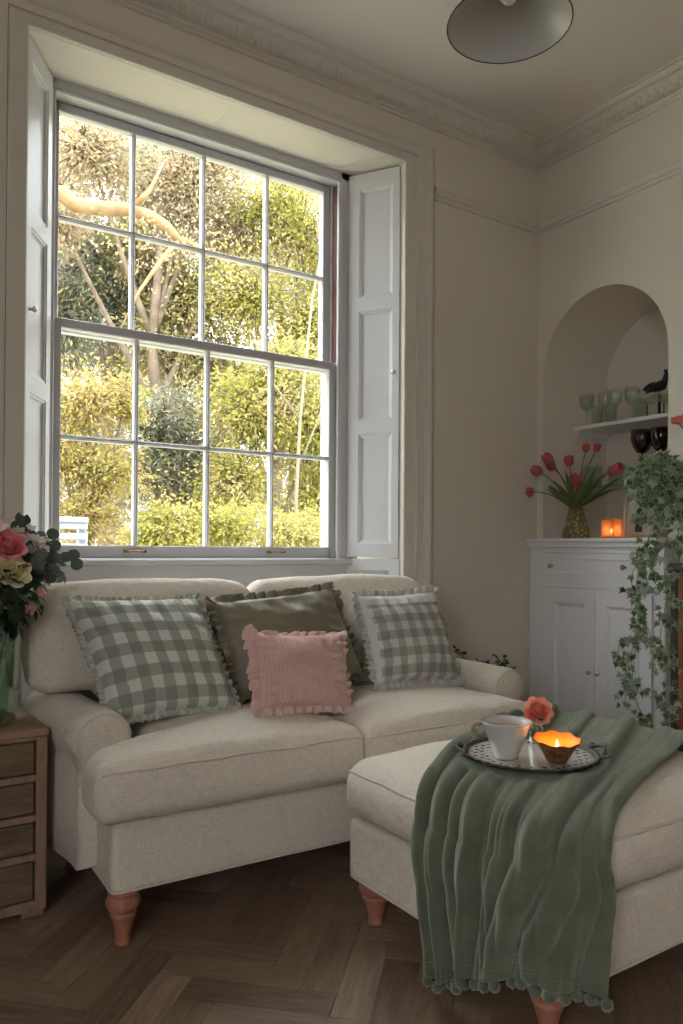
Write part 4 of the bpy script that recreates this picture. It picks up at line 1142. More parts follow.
    for (x, y) in ((60, 570), (57, 575), (63, 566), (50, 583), (66, 577), (46, 588), (60, 582)):
        tip = at(x, y, 'y', 2.40); b_ = at(42, 578, 'y', 2.40); pts = curve_pts(b_, tip, (0, 0, .01), 5); mb.tube(pts, .0012, 4)
        for k in range(1, 6): leaf(mb, pts[k], V((rr.uniform(-1, 1), -.3, rr.uniform(-1, .6))), .022, .008, n=3)
    mb.build('pink_sprigs', leafmat('pink_sprig', [(.35, .18, .16), (.48, .28, .24), (.30, .24, .2)], .6, .1), root)
bouquet()

# ------------------------------------------------------------------ built-in cupboard, shelf
CXF = 2.965
def cupboard():
    y0, y1, h = 1.965, 2.722, 1.089
    root = empty('built_in_cupboard', (XC-.02, (y0+y1)/2, 0), 'white painted two-door cupboard with a long drawer, built in under the arched niche', 'cupboard')
    mb = MB(); mb.bbox((CXF, y0, 0), (XC-.002, y1, h-.028), .003); mb.bbox((CXF-.008, y0, 0), (CXF, y1, .09), .002)
    mb.build('carcass', CUPB, root, smooth=False)
    mb = MB(); mb.bbox((CXF-.035, y0-.006, h-.022), (XC+AD-.004, y1, h), .006)
    mb.v = [V((p.x, p.y if p.x < XC-.001 or True else p.y, p.z)) for p in mb.v]
    mb2 = MB(); mb2.bbox((CXF-.035, y0-.006, h-.004), (XC-.001, y1, h+.016), .006); mb2.bbox((CXF-.02, y0, h-.030), (XC-.001, y1, h-.002), .006); mb2.bbox((XC-.003, AY0+.003, h-.004), (XC+AD-.004, AY1-.003, h+.016), .002)
    wt = mb2.build('worktop', CUPB, root, smooth=False)
    # drawer
    def px(y, z): return None
    ya, yb = y0+.055, y1-.115
    dz0, dz1 = .928, 1.020
    T = frame_T(V((CXF-.012, yb, dz0)), (0, -1, 0), (0, 0, 1)); w = yb-ya
    mb = MB(); board(mb, w, dz1-dz0, .014, [(.014, w-.014, .014, dz1-dz0-.014)], T, mw=.006, md=.004, raise_=False)
    d = mb.build('drawer', CUPB, root, smooth=False)
    kr = .012
    knob(d, V((CXF-.012, at(554, 567, 'x', CXF).y, (dz0+dz1)/2)), (-1, 0, 0), kr, CRYST); knob(d, V((CXF-.012, at(627, 567, 'x', CXF).y, (dz0+dz1)/2)), (-1, 0, 0), kr, CRYST)
    # moulded rail between drawer and doors
    mb = MB(); mb.bbox((CXF-.010, ya-.02, .868), (CXF+.002, yb+.02, .882), .003); mb.bbox((CXF-.010, ya-.02, 1.034), (CXF+.002, yb+.02, 1.044), .003); mb.build('moulding', CUPB, root, smooth=False)
    ym = (ya+yb)/2-.0; dh = .858-.10
    for k in (0, 1):
        a = yb if k == 0 else ym-.0015; w = (yb-ym)-.0015
        T = frame_T(V((CXF-.014, a, .10)), (0, -1, 0), (0, 0, 1)); mb = MB(); board(mb, w, dh, .016, [(.058, w-.058, .07, dh-.062)], T, mw=.016, md=.0135, raise_=False)
        dd = mb.build('door', CUPB, root, smooth=False)
        ky = ym+(.024 if k == 0 else -.024); knob(dd, V((CXF-.014, ky, at(585, 671, 'x', CXF).z)), (-1, 0, 0), .010, CRYST)
cupboard()
WT = 1.105
def shelf():
    zt = 1.690
    pts = []; 
    root = empty('alcove_shelf', (XC+AD/2, AC, zt-.02), 'upper white shelf across the arched niche, lined with glasses', 'shelf')
    mb = MB(); mb.bbox((3.243, AY0+.002, zt-.020), (XC+AD-.002, AY1-.002, zt), .003); mb.build('board', CUPB, root, smooth=False)
    mb = MB()
    for y in (AY0+.004, AY1-.018): mb = MB(); mb.bbox((3.26, y, zt-.042), (XC+AD-.01, y+.014, zt-.0205), .002); mb.build('batten', CUPB, root, smooth=False)
    z2 = 1.375
    r2 = empty('glass_shelf', (XC+AD/2, AC, z2-.008), 'lower clear glass shelf across the niche, behind the tulips', 'shelf')
    mb = MB(); mb.bbox((3.26, AY0+.003, z2-.008), (XC+AD-.002, AY1-.003, z2), .001); mb.build('pane', thinglass('shelf_glass', (.80, .88, .84), .05, .02, .3), r2, smooth=False)
    mb = MB()
    for y in (AY0+.002, AY1-.012):
        for x in (3.30, 3.46): mb = MB(); mb.bbox((x, y, z2-.014), (x+.014, y+.010, z2-.0085), .001); mb.build('clip', CHROME, r2, smooth=False)
    return zt, z2
SZ, SZ2 = shelf()
GG = thinglass('pale_green_glass', (.91, .95, .92), .06, .08, .34)
GD = thinglass('dark_green_glass', (.18, .30, .24), .10, .05, .5)
GP = thinglass('plum_glass', (.34, .13, .12), .06, .05, .3)
def goblet(name, c, h, r, m_, label, cat, group, stemf=.45, mstem=None):
    root = empty(name, c, label, cat, group)
    s = h*stemf
    mb = MB(); mb.lathe([(0, 0), (r*.78, .0), (r*.78, .003), (r*.3, .006), (.004, .012), (.0035, s*.5), (.0045, s)], (0,0,0), 20); f = mb.build('stem', mstem or m_, off=V((0,0,0))); f.parent = root
    mb = MB(); b = [(0, s), (r*.45, s+.006), (r*.82, s+(h-s)*.3), (r, s+(h-s)*.62), (r*.97, h), (r*.95, h), (r*.97, s+(h-s)*.62), (r*.79, s+(h-s)*.32), (r*.4, s+.010), (0, s+.006)]
    mb.lathe(b, (0,0,0), 24); f = mb.build('bowl', m_, off=V((0,0,0))); f.parent = root
    return root
def copy_tree(o, parent=None, loc=None):
    c = o.copy(); COL.objects.link(c); c.parent = parent
    if loc is not None: c.location = loc
    for ch in o.children: copy_tree(ch, c)
    return c
ordn = ['first', 'second', 'third', 'fourth', 'fifth', 'sixth']
base = None
for k, x in enumerate((588, 603, 616, 630)):
    y = 0; p = at(x, 405, 'x', 3.30); loc = V((3.29+(.03 if k % 2 else 0), p.y, SZ))
    lb = 'pale green stemmed glass, %s from the left on the upper niche shelf' % ordn[k]
    if base is None: base = goblet('wine_glass', loc, .165, .038, GG, lb, 'glass', 'pale green glasses on the upper niche shelf'); 
    else: o = copy_tree(base, None, loc); o['label'] = lb
base = None
for k, x in enumerate((597, 611, 640)):
    p = at(x, 395, 'x', 3.42); loc = V((3.42, p.y, SZ)); lb = 'pale green tumbler, %s from the left in the back row of the upper niche shelf' % ordn[k]
    if base is None:
        base = empty('tumbler', loc, lb, 'glass', 'tumblers at the back of the upper niche shelf'); mb = MB()
        mb.lathe([(0, 0), (.026, 0), (.028, .004), (.033, .12), (.0315, .12), (.0265, .008), (0, .007)], (0,0,0), 20); o = mb.build('body', GG, off=V((0,0,0))); o.parent = base
    else: o = copy_tree(base, None, loc); o['label'] = lb
base = None
for k, x in enumerate((647, 664)):
    p = at(x, 400, 'x', 3.285); loc = V((3.285, p.y, SZ)); lb = ('dark green coupe glass at the right of the upper niche shelf', 'dark green coupe glass at the right end of the upper shelf, under the black ornament')[k]
    if base is None: base = goblet('coupe_glass', loc, .105, .046, GG, lb, 'glass', 'dark stemmed coupes on the upper niche shelf', .52, GD)
    else: o = copy_tree(base, None, loc); o['label'] = lb
base = None
for k, x in enumerate((642, 661)):
    loc = V((3.32, at(x, 430, 'x', 3.32).y, SZ2)); lb = ('dark plum goblet under the upper niche shelf, the left one of two', 'dark plum goblet under the upper niche shelf, at the right edge of the niche')[k]
    if base is None: base = goblet('goblet', loc, .262, .052, GP, lb, 'glass', 'dark plum goblets in the niche', .56)
    else: o = copy_tree(base, None, loc); o['label'] = lb
base = None
for k, x in enumerate((586, 597, 609, 620)):
    loc = V((3.34+(.04 if k > 1 else 0), at(x, 462, 'x', 3.34).y, SZ2)); lb = 'green glass on the glass shelf behind the tulips, %s from the left' % ordn[k]
    if base is None:
        base = empty('tall_glass', loc, lb, 'glass', 'green glasses on the glass shelf'); mb = MB()
        mb.lathe([(0, 0), (.024, 0), (.025, .004), (.029, .11), (.0275, .11), (.023, .008), (0, .007)], (0,0,0), 20); o = mb.build('body', GG, off=V((0,0,0))); o.parent = base
    else: o = copy_tree(base, None, loc); o['label'] = lb
def ornament():
    p = at(665, 380, 'x', 3.38); c = V((3.38, p.y+.03, SZ))
    root = empty('ornament', c, 'black sculpted bird ornament on a stem, at the right end of the upper niche shelf', 'ornament')
    mb = MB(); mb.lathe([(0, 0), (.032, 0), (.032, .006), (.012, .014), (.007, .03), (.006, .10), (.012, .115), (.006, .125), (0, .126)], c, 20); mb.build('stand', BLACK, root)
    mb = MB(); b = c+V((0, 0, .150))
    mb.tube([b+V((0, .075, -.012)), b+V((0, .045, .0)), b+V((0, .015, .006)), b+V((0, -.015, .014)), b+V((0, -.03, .034)), b+V((0, -.034, .055)), b+V((0, -.045, .060)), b+V((0, -.062, .056))], [.003, .012, .026, .026, .014, .012, .012, .002], 12)
    leaf(mb, b+V((-.01, -.01, .02)), (-.2, 1, -.1), .10, .04, up=(-1, 0, .5)); leaf(mb, b+V((.01, -.01, .02)), (.2, 1, -.1), .10, .04, up=(1, 0, .5))
    mb.build('bird', BLACK, root)
    mb = MB(); 
    for k in range(5): leaf(mb, b+V((0, -.034, .06)), (rr2.uniform(-.3, .3), rr2.uniform(-.4, .6), 1), .03, .012)
    mb.build('crest', BLACK, root)
rr2 = random.Random(4)
ornament()
def tulips():
    p = at(580, 536, 'x', XC+.03); c = V((XC+.0, p.y, WT))
    root = empty('tulip_vase', c, 'ribbed olive-gold glass vase of drooping red tulips, on the cupboard', 'vase of flowers')
    vg = mat('olive_gold_glass', (.20, .19, .035), .18, spec=.8, trans=.25, bump=[(1, .1, (1,1,1))])
    nt = vg.node_tree; v = nt.nodes.new('ShaderNodeTexVoronoi'); v.inputs['Scale'].default_value = 75; tc = nt.nodes.new('ShaderNodeTexCoord'); nt.links.new(tc.outputs['Object'], v.inputs['Vector'])
    r = nt.nodes.new('ShaderNodeValToRGB'); r.color_ramp.elements[0].color = (.75, .72, .25, 1); r.color_ramp.elements[1].color = (.12, .115, .02, 1); r.color_ramp.elements[1].position = .42
    nt.links.new(v.outputs['Distance'], r.inputs['Fac']); nt.links.new(r.outputs['Color'], vg.node_tree.nodes['Principled BSDF'].inputs['Base Color'])
    bp = nt.nodes.new('ShaderNodeBump'); bp.inputs['Strength'].default_value = .8; bp.inputs['Distance'].default_value = .004; nt.links.new(v.outputs['Distance'], bp.inputs['Height']); nt.links.new(bp.outputs['Normal'], nt.nodes['Principled BSDF'].inputs['Normal'])
    mb = MB(); mb.lathe([(0, 0), (.062, 0), (.066, .006), (.058, .05), (.044, .10), (.034, .135), (.035, .150), (.033, .150), (.031, .135), (.04, .10), (.052, .05), (.058, .01), (0, .008)], c, 40, mod=lambda r, z, a: (r*(1+.02*math.sin(a*14+z*60)), z)); mb.build('vase', vg, root)
    heads = [(527, 492, -.06, .028), (537, 471, -.03, .023), (548, 459, -.02, .024), (551, 466, .02, .022), (569, 461, 0, .022), (576, 481, -.08, .024), (586, 448, .08, .017), (597, 448, .09, .017), (617, 469, -.02, .023), (612, 472, .02, .017)]
    mb = MB(); st = c+V((0, 0, .14)); rr = random.Random(8); ends = []
    for x, y, dx, r_ in heads:
        e = at(x, y, 'x', XC+.0+dx); ends.append(e); mb.tube(curve_pts(st+V((rr.uniform(-.012, .012), rr.uniform(-.012, .012), 0)), e, (0, 0, .03 if abs(x-580) > 15 else 0), 10), .0028, 6)
    mb.build('stems', STEM, root)
    for k, (x, y, dx, r_) in enumerate(heads):
        e = ends[k]; d = (e-st).normalized()+V((0, 0, -.25 if abs(x-580) > 30 else .2)); mb = MB(); tulip(mb, e, d, r_*1.5, op=.15 if k != 5 else .4); mb.build('tulip_head', P_RED, root)
    mb = MB()
    for x, y, dx in ((556, 481, -.03), (548, 487, 0), (558, 492, -.06), (566, 471, .02), (601, 474, .0), (607, 480, -.04), (611, 487, 0), (594, 470, .05), (590, 480, -.07), (571, 490, -.09), (585, 466, .04), (545, 480, .03), (614, 478, .04)):
        e = at(x, y, 'x', XC+dx); leaf(mb, st, (e-st), (e-st).length*1.12, .030, up=(-.6, -.5, .6), curl=.12, fold=.4, shape='lance', n=8)
    mb.build('leaves', LEAFT, root)
tulips()
def tealight_cube():
    p = at(610, 537, 'x', XC-.01); c = V((XC-.0, p.y, WT)); s = .034; h = .088
    root = empty('candle_cube', c, 'square glass tealight holder glowing orange, beside the tulip vase', 'candle holder')
    gm_ = mat('amber_frosted_glass', (.95, .66, .50), .35, spec=.5, trans=.55); 
    nt = gm_.node_tree; t = nt.nodes.new('ShaderNodeBsdfTranslucent'); t.inputs['Color'].default_value = (.95, .62, .42, 1); ms = nt.nodes.new('ShaderNodeMixShader'); ms.inputs['Fac'].default_value = .55
    tp = nt.nodes.new('ShaderNodeBsdfTransparent'); tp.inputs['Color'].default_value = (1, .80, .66, 1); nt.links.new(tp.outputs[0], ms.inputs[1]); nt.links.new(t.outputs[0], ms.inputs[2]); nt.links.new(ms.outputs[0], nt.nodes['Material Output'].inputs['Surface'])
    mb = MB(); t_ = .005
    mb.bbox((c.x-s, c.y-s, c.z), (c.x+s, c.y+s, c.z+.008), .001)
    for a, b in (((-s, -s), (s, -s+t_)), ((-s, s-t_), (s, s)), ((-s, -s+t_), (-s+t_, s-t_)), ((s-t_, -s+t_), (s, s-t_))): mb.bbox((c.x+a[0], c.y+a[1], c.z+.008), (c.x+b[0], c.y+b[1], c.z+h), .001)
    mb.build('glass_box', gm_, root, smooth=False)
    mb = MB(); mb.lathe([(0, .0085), (.018, .0085), (.018, .020), (0, .020)], c, 20); mb.build('tealight', mat('tealight_wax', (.9, .8, .6), .4), root)
    mb = MB(); mb.lathe([(0, .022), (.003, .026), (.0045, .031), (.003, .038), (0, .046)], c, 10); mb.build('flame', mat('flame_small', (1, .7, .3), 1, emit=(1, .6, .25), estr=14), root)
    l = bpy.data.lights.new('tealight_light', 'POINT'); l.energy = .11; l.color = (1, .45, .15); l.shadow_soft_size = .006
    lo = bpy.data.objects.new('tealight_light', l); COL.objects.link(lo); lo.parent = root; lo.location = (0, 0, .034)
tealight_cube()
def picture():
    p = at(632, 537, 'x', XC+.06); w, h = .15, .20
    root = empty('photo_frame', V((XC+.08, p.y, WT)), 'pale wooden photo frame leaning in the niche, partly behind the ivy', 'picture frame')
    T = Matrix.Translation(V((XC+.05, p.y+.045, WT+.001))) @ Matrix.Rotation(math.radians(25), 4, 'Z') @ Matrix.Rotation(math.radians(-12), 4, 'X') @ Matrix.Rotation(0, 4, 'Z')
    T = frame_T(V((XC+.05, p.y+.05, WT+.002)), (.35, -.93, 0), (.22, .08, 1))
    mb = MB()
    def bx(a, b):
        q = MB(); q.bbox(a, b, .002); mb.add([T @ v for v in q.v], q.f)
    bx((0, 0, 0), (.016, .014, h)); bx((w-.016, 0, 0), (w, .014, h)); bx((.016, 0, 0), (w-.016, .014, .016)); bx((.016, 0, h-.016), (w-.016, .014, h)); bx((.004, .012, .004), (w-.004, .018, h-.004))
    mb.build('frame', woodmat('pale_frame_wood', [(.42, .32, .24), (.55, .44, .34)], .5), root, smooth=False)
    mb = MB(); mb.add([T @ V(q) for q in ((.014, .010, .014), (w-.014, .010, .014), (w-.014, .010, h-.014), (.014, .010, h-.014))], [(0,1,2,3)]); mb.build('mount', mat('photo_paper', (.45, .44, .43), .5, var=(9, (.62, .60, .56), 1)), root, smooth=False)
    mb = MB()
    # a dark standing silhouette in the picture
    o = [(.055, .03), (.060, .10), (.052, .115), (.060, .14), (.070, .15), (.080, .14), (.088, .115), (.080, .10), (.090, .03)]
    mb.add([T @ V((x, .0095, z)) for x, z in o], [tuple(range(len(o)))]); mb.build('picture_figure', mat('photo_dark', (.05, .055, .05), .5), root, smooth=False)
picture()

# ------------------------------------------------------------------ dark cabinet with the ivy
def plant_cabinet():
    y0, y1, x0, x1, h = 1.15, 1.835, 2.80, XC-.024, 1.0
    root = empty('wooden_cabinet', ((x0+x1)/2, (y0+y1)/2, 0), 'dark framed red-brown wooden cabinet at the right edge, under the ivy', 'cabinet')
    mb = MB(); mb.bbox((x0-.012, y0-.012, h-.03), (x1, y1+.004, h), .005); mb.bbox((x0, y0, .0), (x1, y1-.002, .08), .003)
    for a, b in ((y0, y0+.03), (y1-.032, y1-.002)):
        mb.bbox((x0, a, .08), (x1, b, h-.03), .003)
    mb.bbox((x1-.02, y0+.03, .08), (x1, y1-.03, h-.03), .002); mb.bbox((x0+.002, (y0+y1)/2-.012, .08), (x0+.03, (y0+y1)/2+.012, h-.03), .002)
    mb.build('carcass', DARKW, root, smooth=False)
    for a, b, s_ in ((y0+.031, (y0+y1)/2-.013, 1), ((y0+y1)/2+.013, y1-.033, -1)):
        T = frame_T(V((x0+.004, b, .083)), (0, -1, 0), (0, 0, 1)); w = b-a; mb = MB(); board(mb, w, h-.03-.083-.003, .02, [(.045, w-.045, .05, h-.18)], T, mw=.014, md=.008, raise_=False)
        d = mb.build('door', REDW, root, smooth=False); knob(d, V((x0+.004, (a+.022) if s_ < 0 else (b-.022), .55)), (-1, 0, 0), .010, BRASS)
plant_cabinet()
TERRA = mat('terracotta', (.42, .17, .09), .85, var=(8, (.50, .24, .14), 1), bump=[(40, .3, (1,1,1))])
def ivy():
    pc = V((2.90, 1.745, 1.0))
    root = empty('potted_ivy', pc, 'variegated trailing ivy in a terracotta pot, on the dark wooden cabinet', 'potted ivy')
    mb = MB(); mb.lathe([(0, 0), (.055, 0), (.057, .003), (.075, .12), (.084, .122), (.086, .15), (.078, .152), (.072, .128), (0, .128)], pc, 32); mb.build('pot', TERRA, root)
    mb = MB(); mb.lathe([(0, .130), (.05, .131), (.071, .129)], pc, 20); mb.build('soil', mat('soil', (.03, .02, .015), 1), root)
    rr = random.Random(21); mb = MB(); vm = MB()
    def lf(p, d, s): ivyleaf(mb, p, d, s, up=V((rr.uniform(-.9, -.2), rr.uniform(-1, -.3), rr.uniform(-.1, .9))))
    # mounded top
    cen = at(660, 478, 'x', 2.84); cen2 = at(662, 510, 'x', 2.85)
    for k in range(300):
        q = V((rr.gauss(0, 1), rr.gauss(0, 1), rr.gauss(0, 1))).normalized()
        c_ = cen if k < 230 else cen2
        p = c_+V((q.x*.115, q.y*.115, q.z*(.105 if k < 230 else .06)))*rr.uniform(.55, 1.08)
        lf(p, q+V((rr.uniform(-.7, .7), rr.uniform(-.7, .7), rr.uniform(-1.2, .2))), rr.uniform(.036, .060))
    for k in range(34):
        q = V((rr.uniform(-1, 1), rr.uniform(-1, 1), rr.uniform(.2, 1.4))).normalized(); vm.tube(curve_pts(pc+V((0, 0, .12)), cen+V((q.x*.10, q.y*.10, q.z*.09)), (q.x*.03, q.y*.03, .02), 6), .0016, 4)
    # trailing strands: photo-traced paths hung in front of the cupboard at their own depth
    strands = [([(655, 512), (648, 540), (641, 560), (636, 590), (640, 620), (634, 660), (630, 700)], 2.80, 44, 1.0),
               ([(662, 515), (656, 545), (650, 575), (642, 590), (638, 600)], 2.78, 36, 1.1),
               ([(640, 560), (632, 575), (634, 600), (645, 620), (650, 640), (636, 640), (622, 638), (618, 655)], 2.80, 46, 1.0),
               ([(636, 600), (640, 630), (632, 650), (628, 670), (632, 690), (640, 710), (648, 722)], 2.79, 48, 1.0),
               ([(618, 655), (624, 672), (634, 680), (642, 690)], 2.80, 16, .95),
               ([(640, 692), (650, 690), (660, 696), (666, 704), (672, 712)], 2.79, 26, .8),
               ([(625, 690), (626, 705), (633, 712), (641, 722), (650, 732)], 2.80, 18, .8),
               ([(670, 520), (664, 560), (666, 600), (660, 640), (666, 670), (671, 705), (674, 738)], 2.705, 70, 1.0),
               ([(640, 640), (652, 648), (662, 650), (672, 648)], 2.76, 22, .95),
               ([(680, 500), (678, 540), (682, 590), (678, 640), (684, 690), (680, 720)], 2.66, 40, 1.0),
               ([(690, 520), (692, 560), (690, 620)], 2.64, 24, 1.0)]
    for path, X, n, sc in strands:
        P3 = [at(x, y, 'x', X+.02*math.sin(k*1.3)) for k, (x, y) in enumerate(path)]
        P3 = [cen2.lerp(P3[0], .5)] + P3 if path[0][1] < 570 else P3
        # smooth
        pts = []
        for k in range(len(P3)-1):
            a, b = P3[k], P3[k+1]; a0 = P3[max(0, k-1)]; b1 = P3[min(len(P3)-1, k+2)]
            for t in [q/5 for q in range(5)]:
                pts.append(.5*((2*a)+(-a0+b)*t+(2*a0-5*a+4*b-b1)*t*t+(-a0+3*a-3*b+b1)*t**3))
        pts.append(P3[-1]); vm.tube(pts, .0014, 4)
        for k in range(int(n*.75)):
            t = rr.random()*(len(pts)-1); i = min(int(t), len(pts)-2); p = pts[i].lerp(pts[i+1], t-i)
            o = V((rr.uniform(-.012, .012), rr.gauss(0, .022), rr.gauss(0, .010)))
            lf(p+o, o*20+V((0, rr.uniform(-.4, .4), -.7)), sc*rr.uniform(.032, .052))
    vm.build('vines', STEM, root); mb.build('foliage', IVYM, root)
ivy()
def roses_right():
    c = V((2.93, 1.56, 1.0))
    root = empty('rose_vase', c, 'pink roses in a slim vase, behind the top of the ivy at the right edge', 'vase of flowers')
    mb = MB(); mb.lathe([(0, 0), (.03, 0), (.035, .01), (.04, .08), (.025, .17), (.018, .22), (.022, .25), (.02, .25), (.016, .22), (.023, .17), (.037, .08), (.03, .014), (0, .01)], c, 24); mb.build('vase', CHINA, root)
    mb = MB(); hs = [(677, 421, 2.90, .026), (684, 419, 2.93, .024), (692, 430, 2.9, .025)]; e_ = []
    for x, y, X, r_ in hs: e = at(x, y, 'x', X); e_.append(e); mb.tube(curve_pts(c+V((0, 0, .1)), e, (0, -.02, .0), 8), .003, 6)
    mb.build('stems', STEM, root)
    for k, (x, y, X, r_) in enumerate(hs): mb = MB(); rose(mb, e_[k], (-.6, -.5, .5), r_, seed=k+30, layers=4); mb.build('blossom', P_ROSYW, root)
    mb = MB(); rr = random.Random(3)
    for k in range(18): p = (c+V((0, 0, .25))).lerp(e_[k % 3], rr.random()*.9); leaf(mb, p, (rr.uniform(-1, 1), rr.uniform(-1, 1), .3), .05, .026)
    mb.build('leaves', LEAFD, root)
roses_right()

# small dark sprigs seen over the far arm of the sofa: a pot standing on the floor beyond it
def corner_plant():
    c = V((2.62, 2.50, 0))
    root = empty('corner_plant', c, 'small dark-leaved plant peeping over the far arm of the sofa', 'potted plant')
    mb = MB(); mb.lathe([(0, 0), (.09, 0), (.095, .01), (.115, .26), (.122, .262), (.124, .30), (.112, .30), (.108, .27), (0, .27)], c, 32); mb.build('pot', TERRA, root)
    rr = random.Random(2); mb = MB(); vm = MB(); st = c+V((0, 0, .27))
    for x, y in ((455, 652), (462, 661), (470, 661), (478, 662), (486, 663), (497, 658), (503, 659), (499, 664), (490, 668), (474, 668), (481, 672), (512, 668)):
        e = at(x, y, 'x', 2.52+rr.uniform(-.05, .05)) if x > 460 else at(x, y, 'y', 2.58)
        pts = curve_pts(st, e, (0, 0, .05), 8); vm.tube(pts, .0018, 4)
        for k in range(4, 9):
            for q in range(3): leaf(mb, pts[k]+V((rr.uniform(-.01, .01),)*3), (rr.uniform(-1, 1), rr.uniform(-1, 1), rr.uniform(-.3, .6)), .026, .015, up=(0, -.6, .8), n=4)
    vm.build('stems', STEM, root); mb.build('foliage', LEAFD, root)
corner_plant()

# ------------------------------------------------------------------ pendant lamp
def lamp():
    zr_ = 2.42; c = at(509, 25, 'z', zr_); r = (at(446, 25, 'z', zr_)-at(573, 15, 'z', zr_)).length/2
    root = empty('pendant_lamp', V((c.x, c.y, zr_)), 'grey enamel cone pendant lamp, hanging from the ceiling', 'lamp')
    sh = mat('grey_enamel', (.52, .52, .49), .3, spec=.6)
    mb = MB(); mb.lathe([(r, 0), (r*.62, .085), (.032, .17), (.028, .20), (.024, .20), (.028, .168), (r*.6, .083), (r-.003, 0)], c, 64); mb.build('shade', sh, root, ang=60)
    mb = MB(); mb.tube([(c.x+(r-.001)*math.cos(t), c.y+(r-.001)*math.sin(t), c.z) for t in [2*PI*k/64 for k in range(65)]], .0018, 6, cap=False); mb.build('rim', BLACK, root)
    mb = MB(); mb.lathe([(0, .20), (.026, .20), (.024, .24), (.006, .255), (0, .255)], c, 20); mb.build('cap', BLACK, root); mb = MB(); mb.lathe([(.006, .20), (.006, .17), (.018, .17), (.018, .13), (.014, .128), (0, .128)], c, 16); mb.build('lamp_holder', BLACK, root)
    mb = MB(); mb.lathe([(0, .055), (.012, .058), (.024, .072), (.028, .088), (.022, .108), (.013, .128), (0, .13)], c, 24); mb.build('bulb', mat('pearl_bulb', (.8, .79, .76), .2), root)
    mb = MB(); mb.tube([c+V((0, 0, .25)), V((c.x, c.y, H-.02))], .003, 8); mb.build('cable', BLACK, root)
    mb = MB(); mb.lathe([(0, -.03), (.03, -.028), (.045, -.012), (.05, 0), (0, 0)], (c.x, c.y, H), 24); mb.build('ceiling_rose', CEIL, root)
lamp()

# ------------------------------------------------------------------ garden
GZ = -.45
BARK = mat('tree_bark', (.10, .075, .05), .9, var=(6, (.20, .15, .10), 1), bump=[(14, .8, (1, 1, .3))])
OBARK = mat('orange_bark', (.20, .115, .045), .9, var=(5, (.33, .22, .11), 1), bump=[(20, .6, (1, 1, .3))])
D = dict(spec=.12, drift=1.6)
LF = {
 'yellow': leafmat('leaf_yellow_green', [(0.208, 0.197, 0.042), (0.305, 0.290, 0.063), (0.388, 0.349, 0.097), (0.417, 0.356, 0.153), (0.388, 0.310, 0.180)], .8, .5, **D),
 'lime': leafmat('leaf_lime', [(0.139, 0.158, 0.042), (0.237, 0.244, 0.049), (0.333, 0.316, 0.076), (0.403, 0.349, 0.124), (0.305, 0.283, 0.124)], .8, .5, **D),
 'beech': leafmat('leaf_copper', [(0.264, 0.244, 0.110), (0.388, 0.296, 0.167), (0.431, 0.302, 0.202), (0.375, 0.316, 0.139), (0.445, 0.342, 0.243)], .8, .5, **D),
 'conifer': leafmat('leaf_conifer', [(0.084, 0.098, 0.070), (0.139, 0.158, 0.110), (0.194, 0.211, 0.159), (0.278, 0.277, 0.223)], .8, .4, **D),
 'gold': leafmat('leaf_gold', [(0.319, 0.290, 0.084), (0.417, 0.329, 0.124), (0.403, 0.263, 0.139), (0.347, 0.316, 0.090), (0.431, 0.362, 0.194)], .8, .5, **D),
 'haze': leafmat('leaf_haze', [(0.264, 0.263, 0.139), (0.347, 0.316, 0.180), (0.403, 0.356, 0.237), (0.417, 0.368, 0.278)], .8, .5, **D),  # paler leaf colours with distance haze painted in
 'olive': leafmat('leaf_olive', [(0.167, 0.164, 0.076), (0.264, 0.244, 0.110), (0.347, 0.302, 0.153), (0.388, 0.323, 0.208)], .8, .5, **D)}
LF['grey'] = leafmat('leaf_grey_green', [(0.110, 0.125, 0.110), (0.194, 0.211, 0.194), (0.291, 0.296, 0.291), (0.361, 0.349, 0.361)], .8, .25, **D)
GRP = 'trees and shrubs in the garden outside the window'
SECOND = dict(yellow='lime', lime='yellow', beech='haze', conifer='olive', gold='lime', haze='grey', olive='yellow', grey='haze')
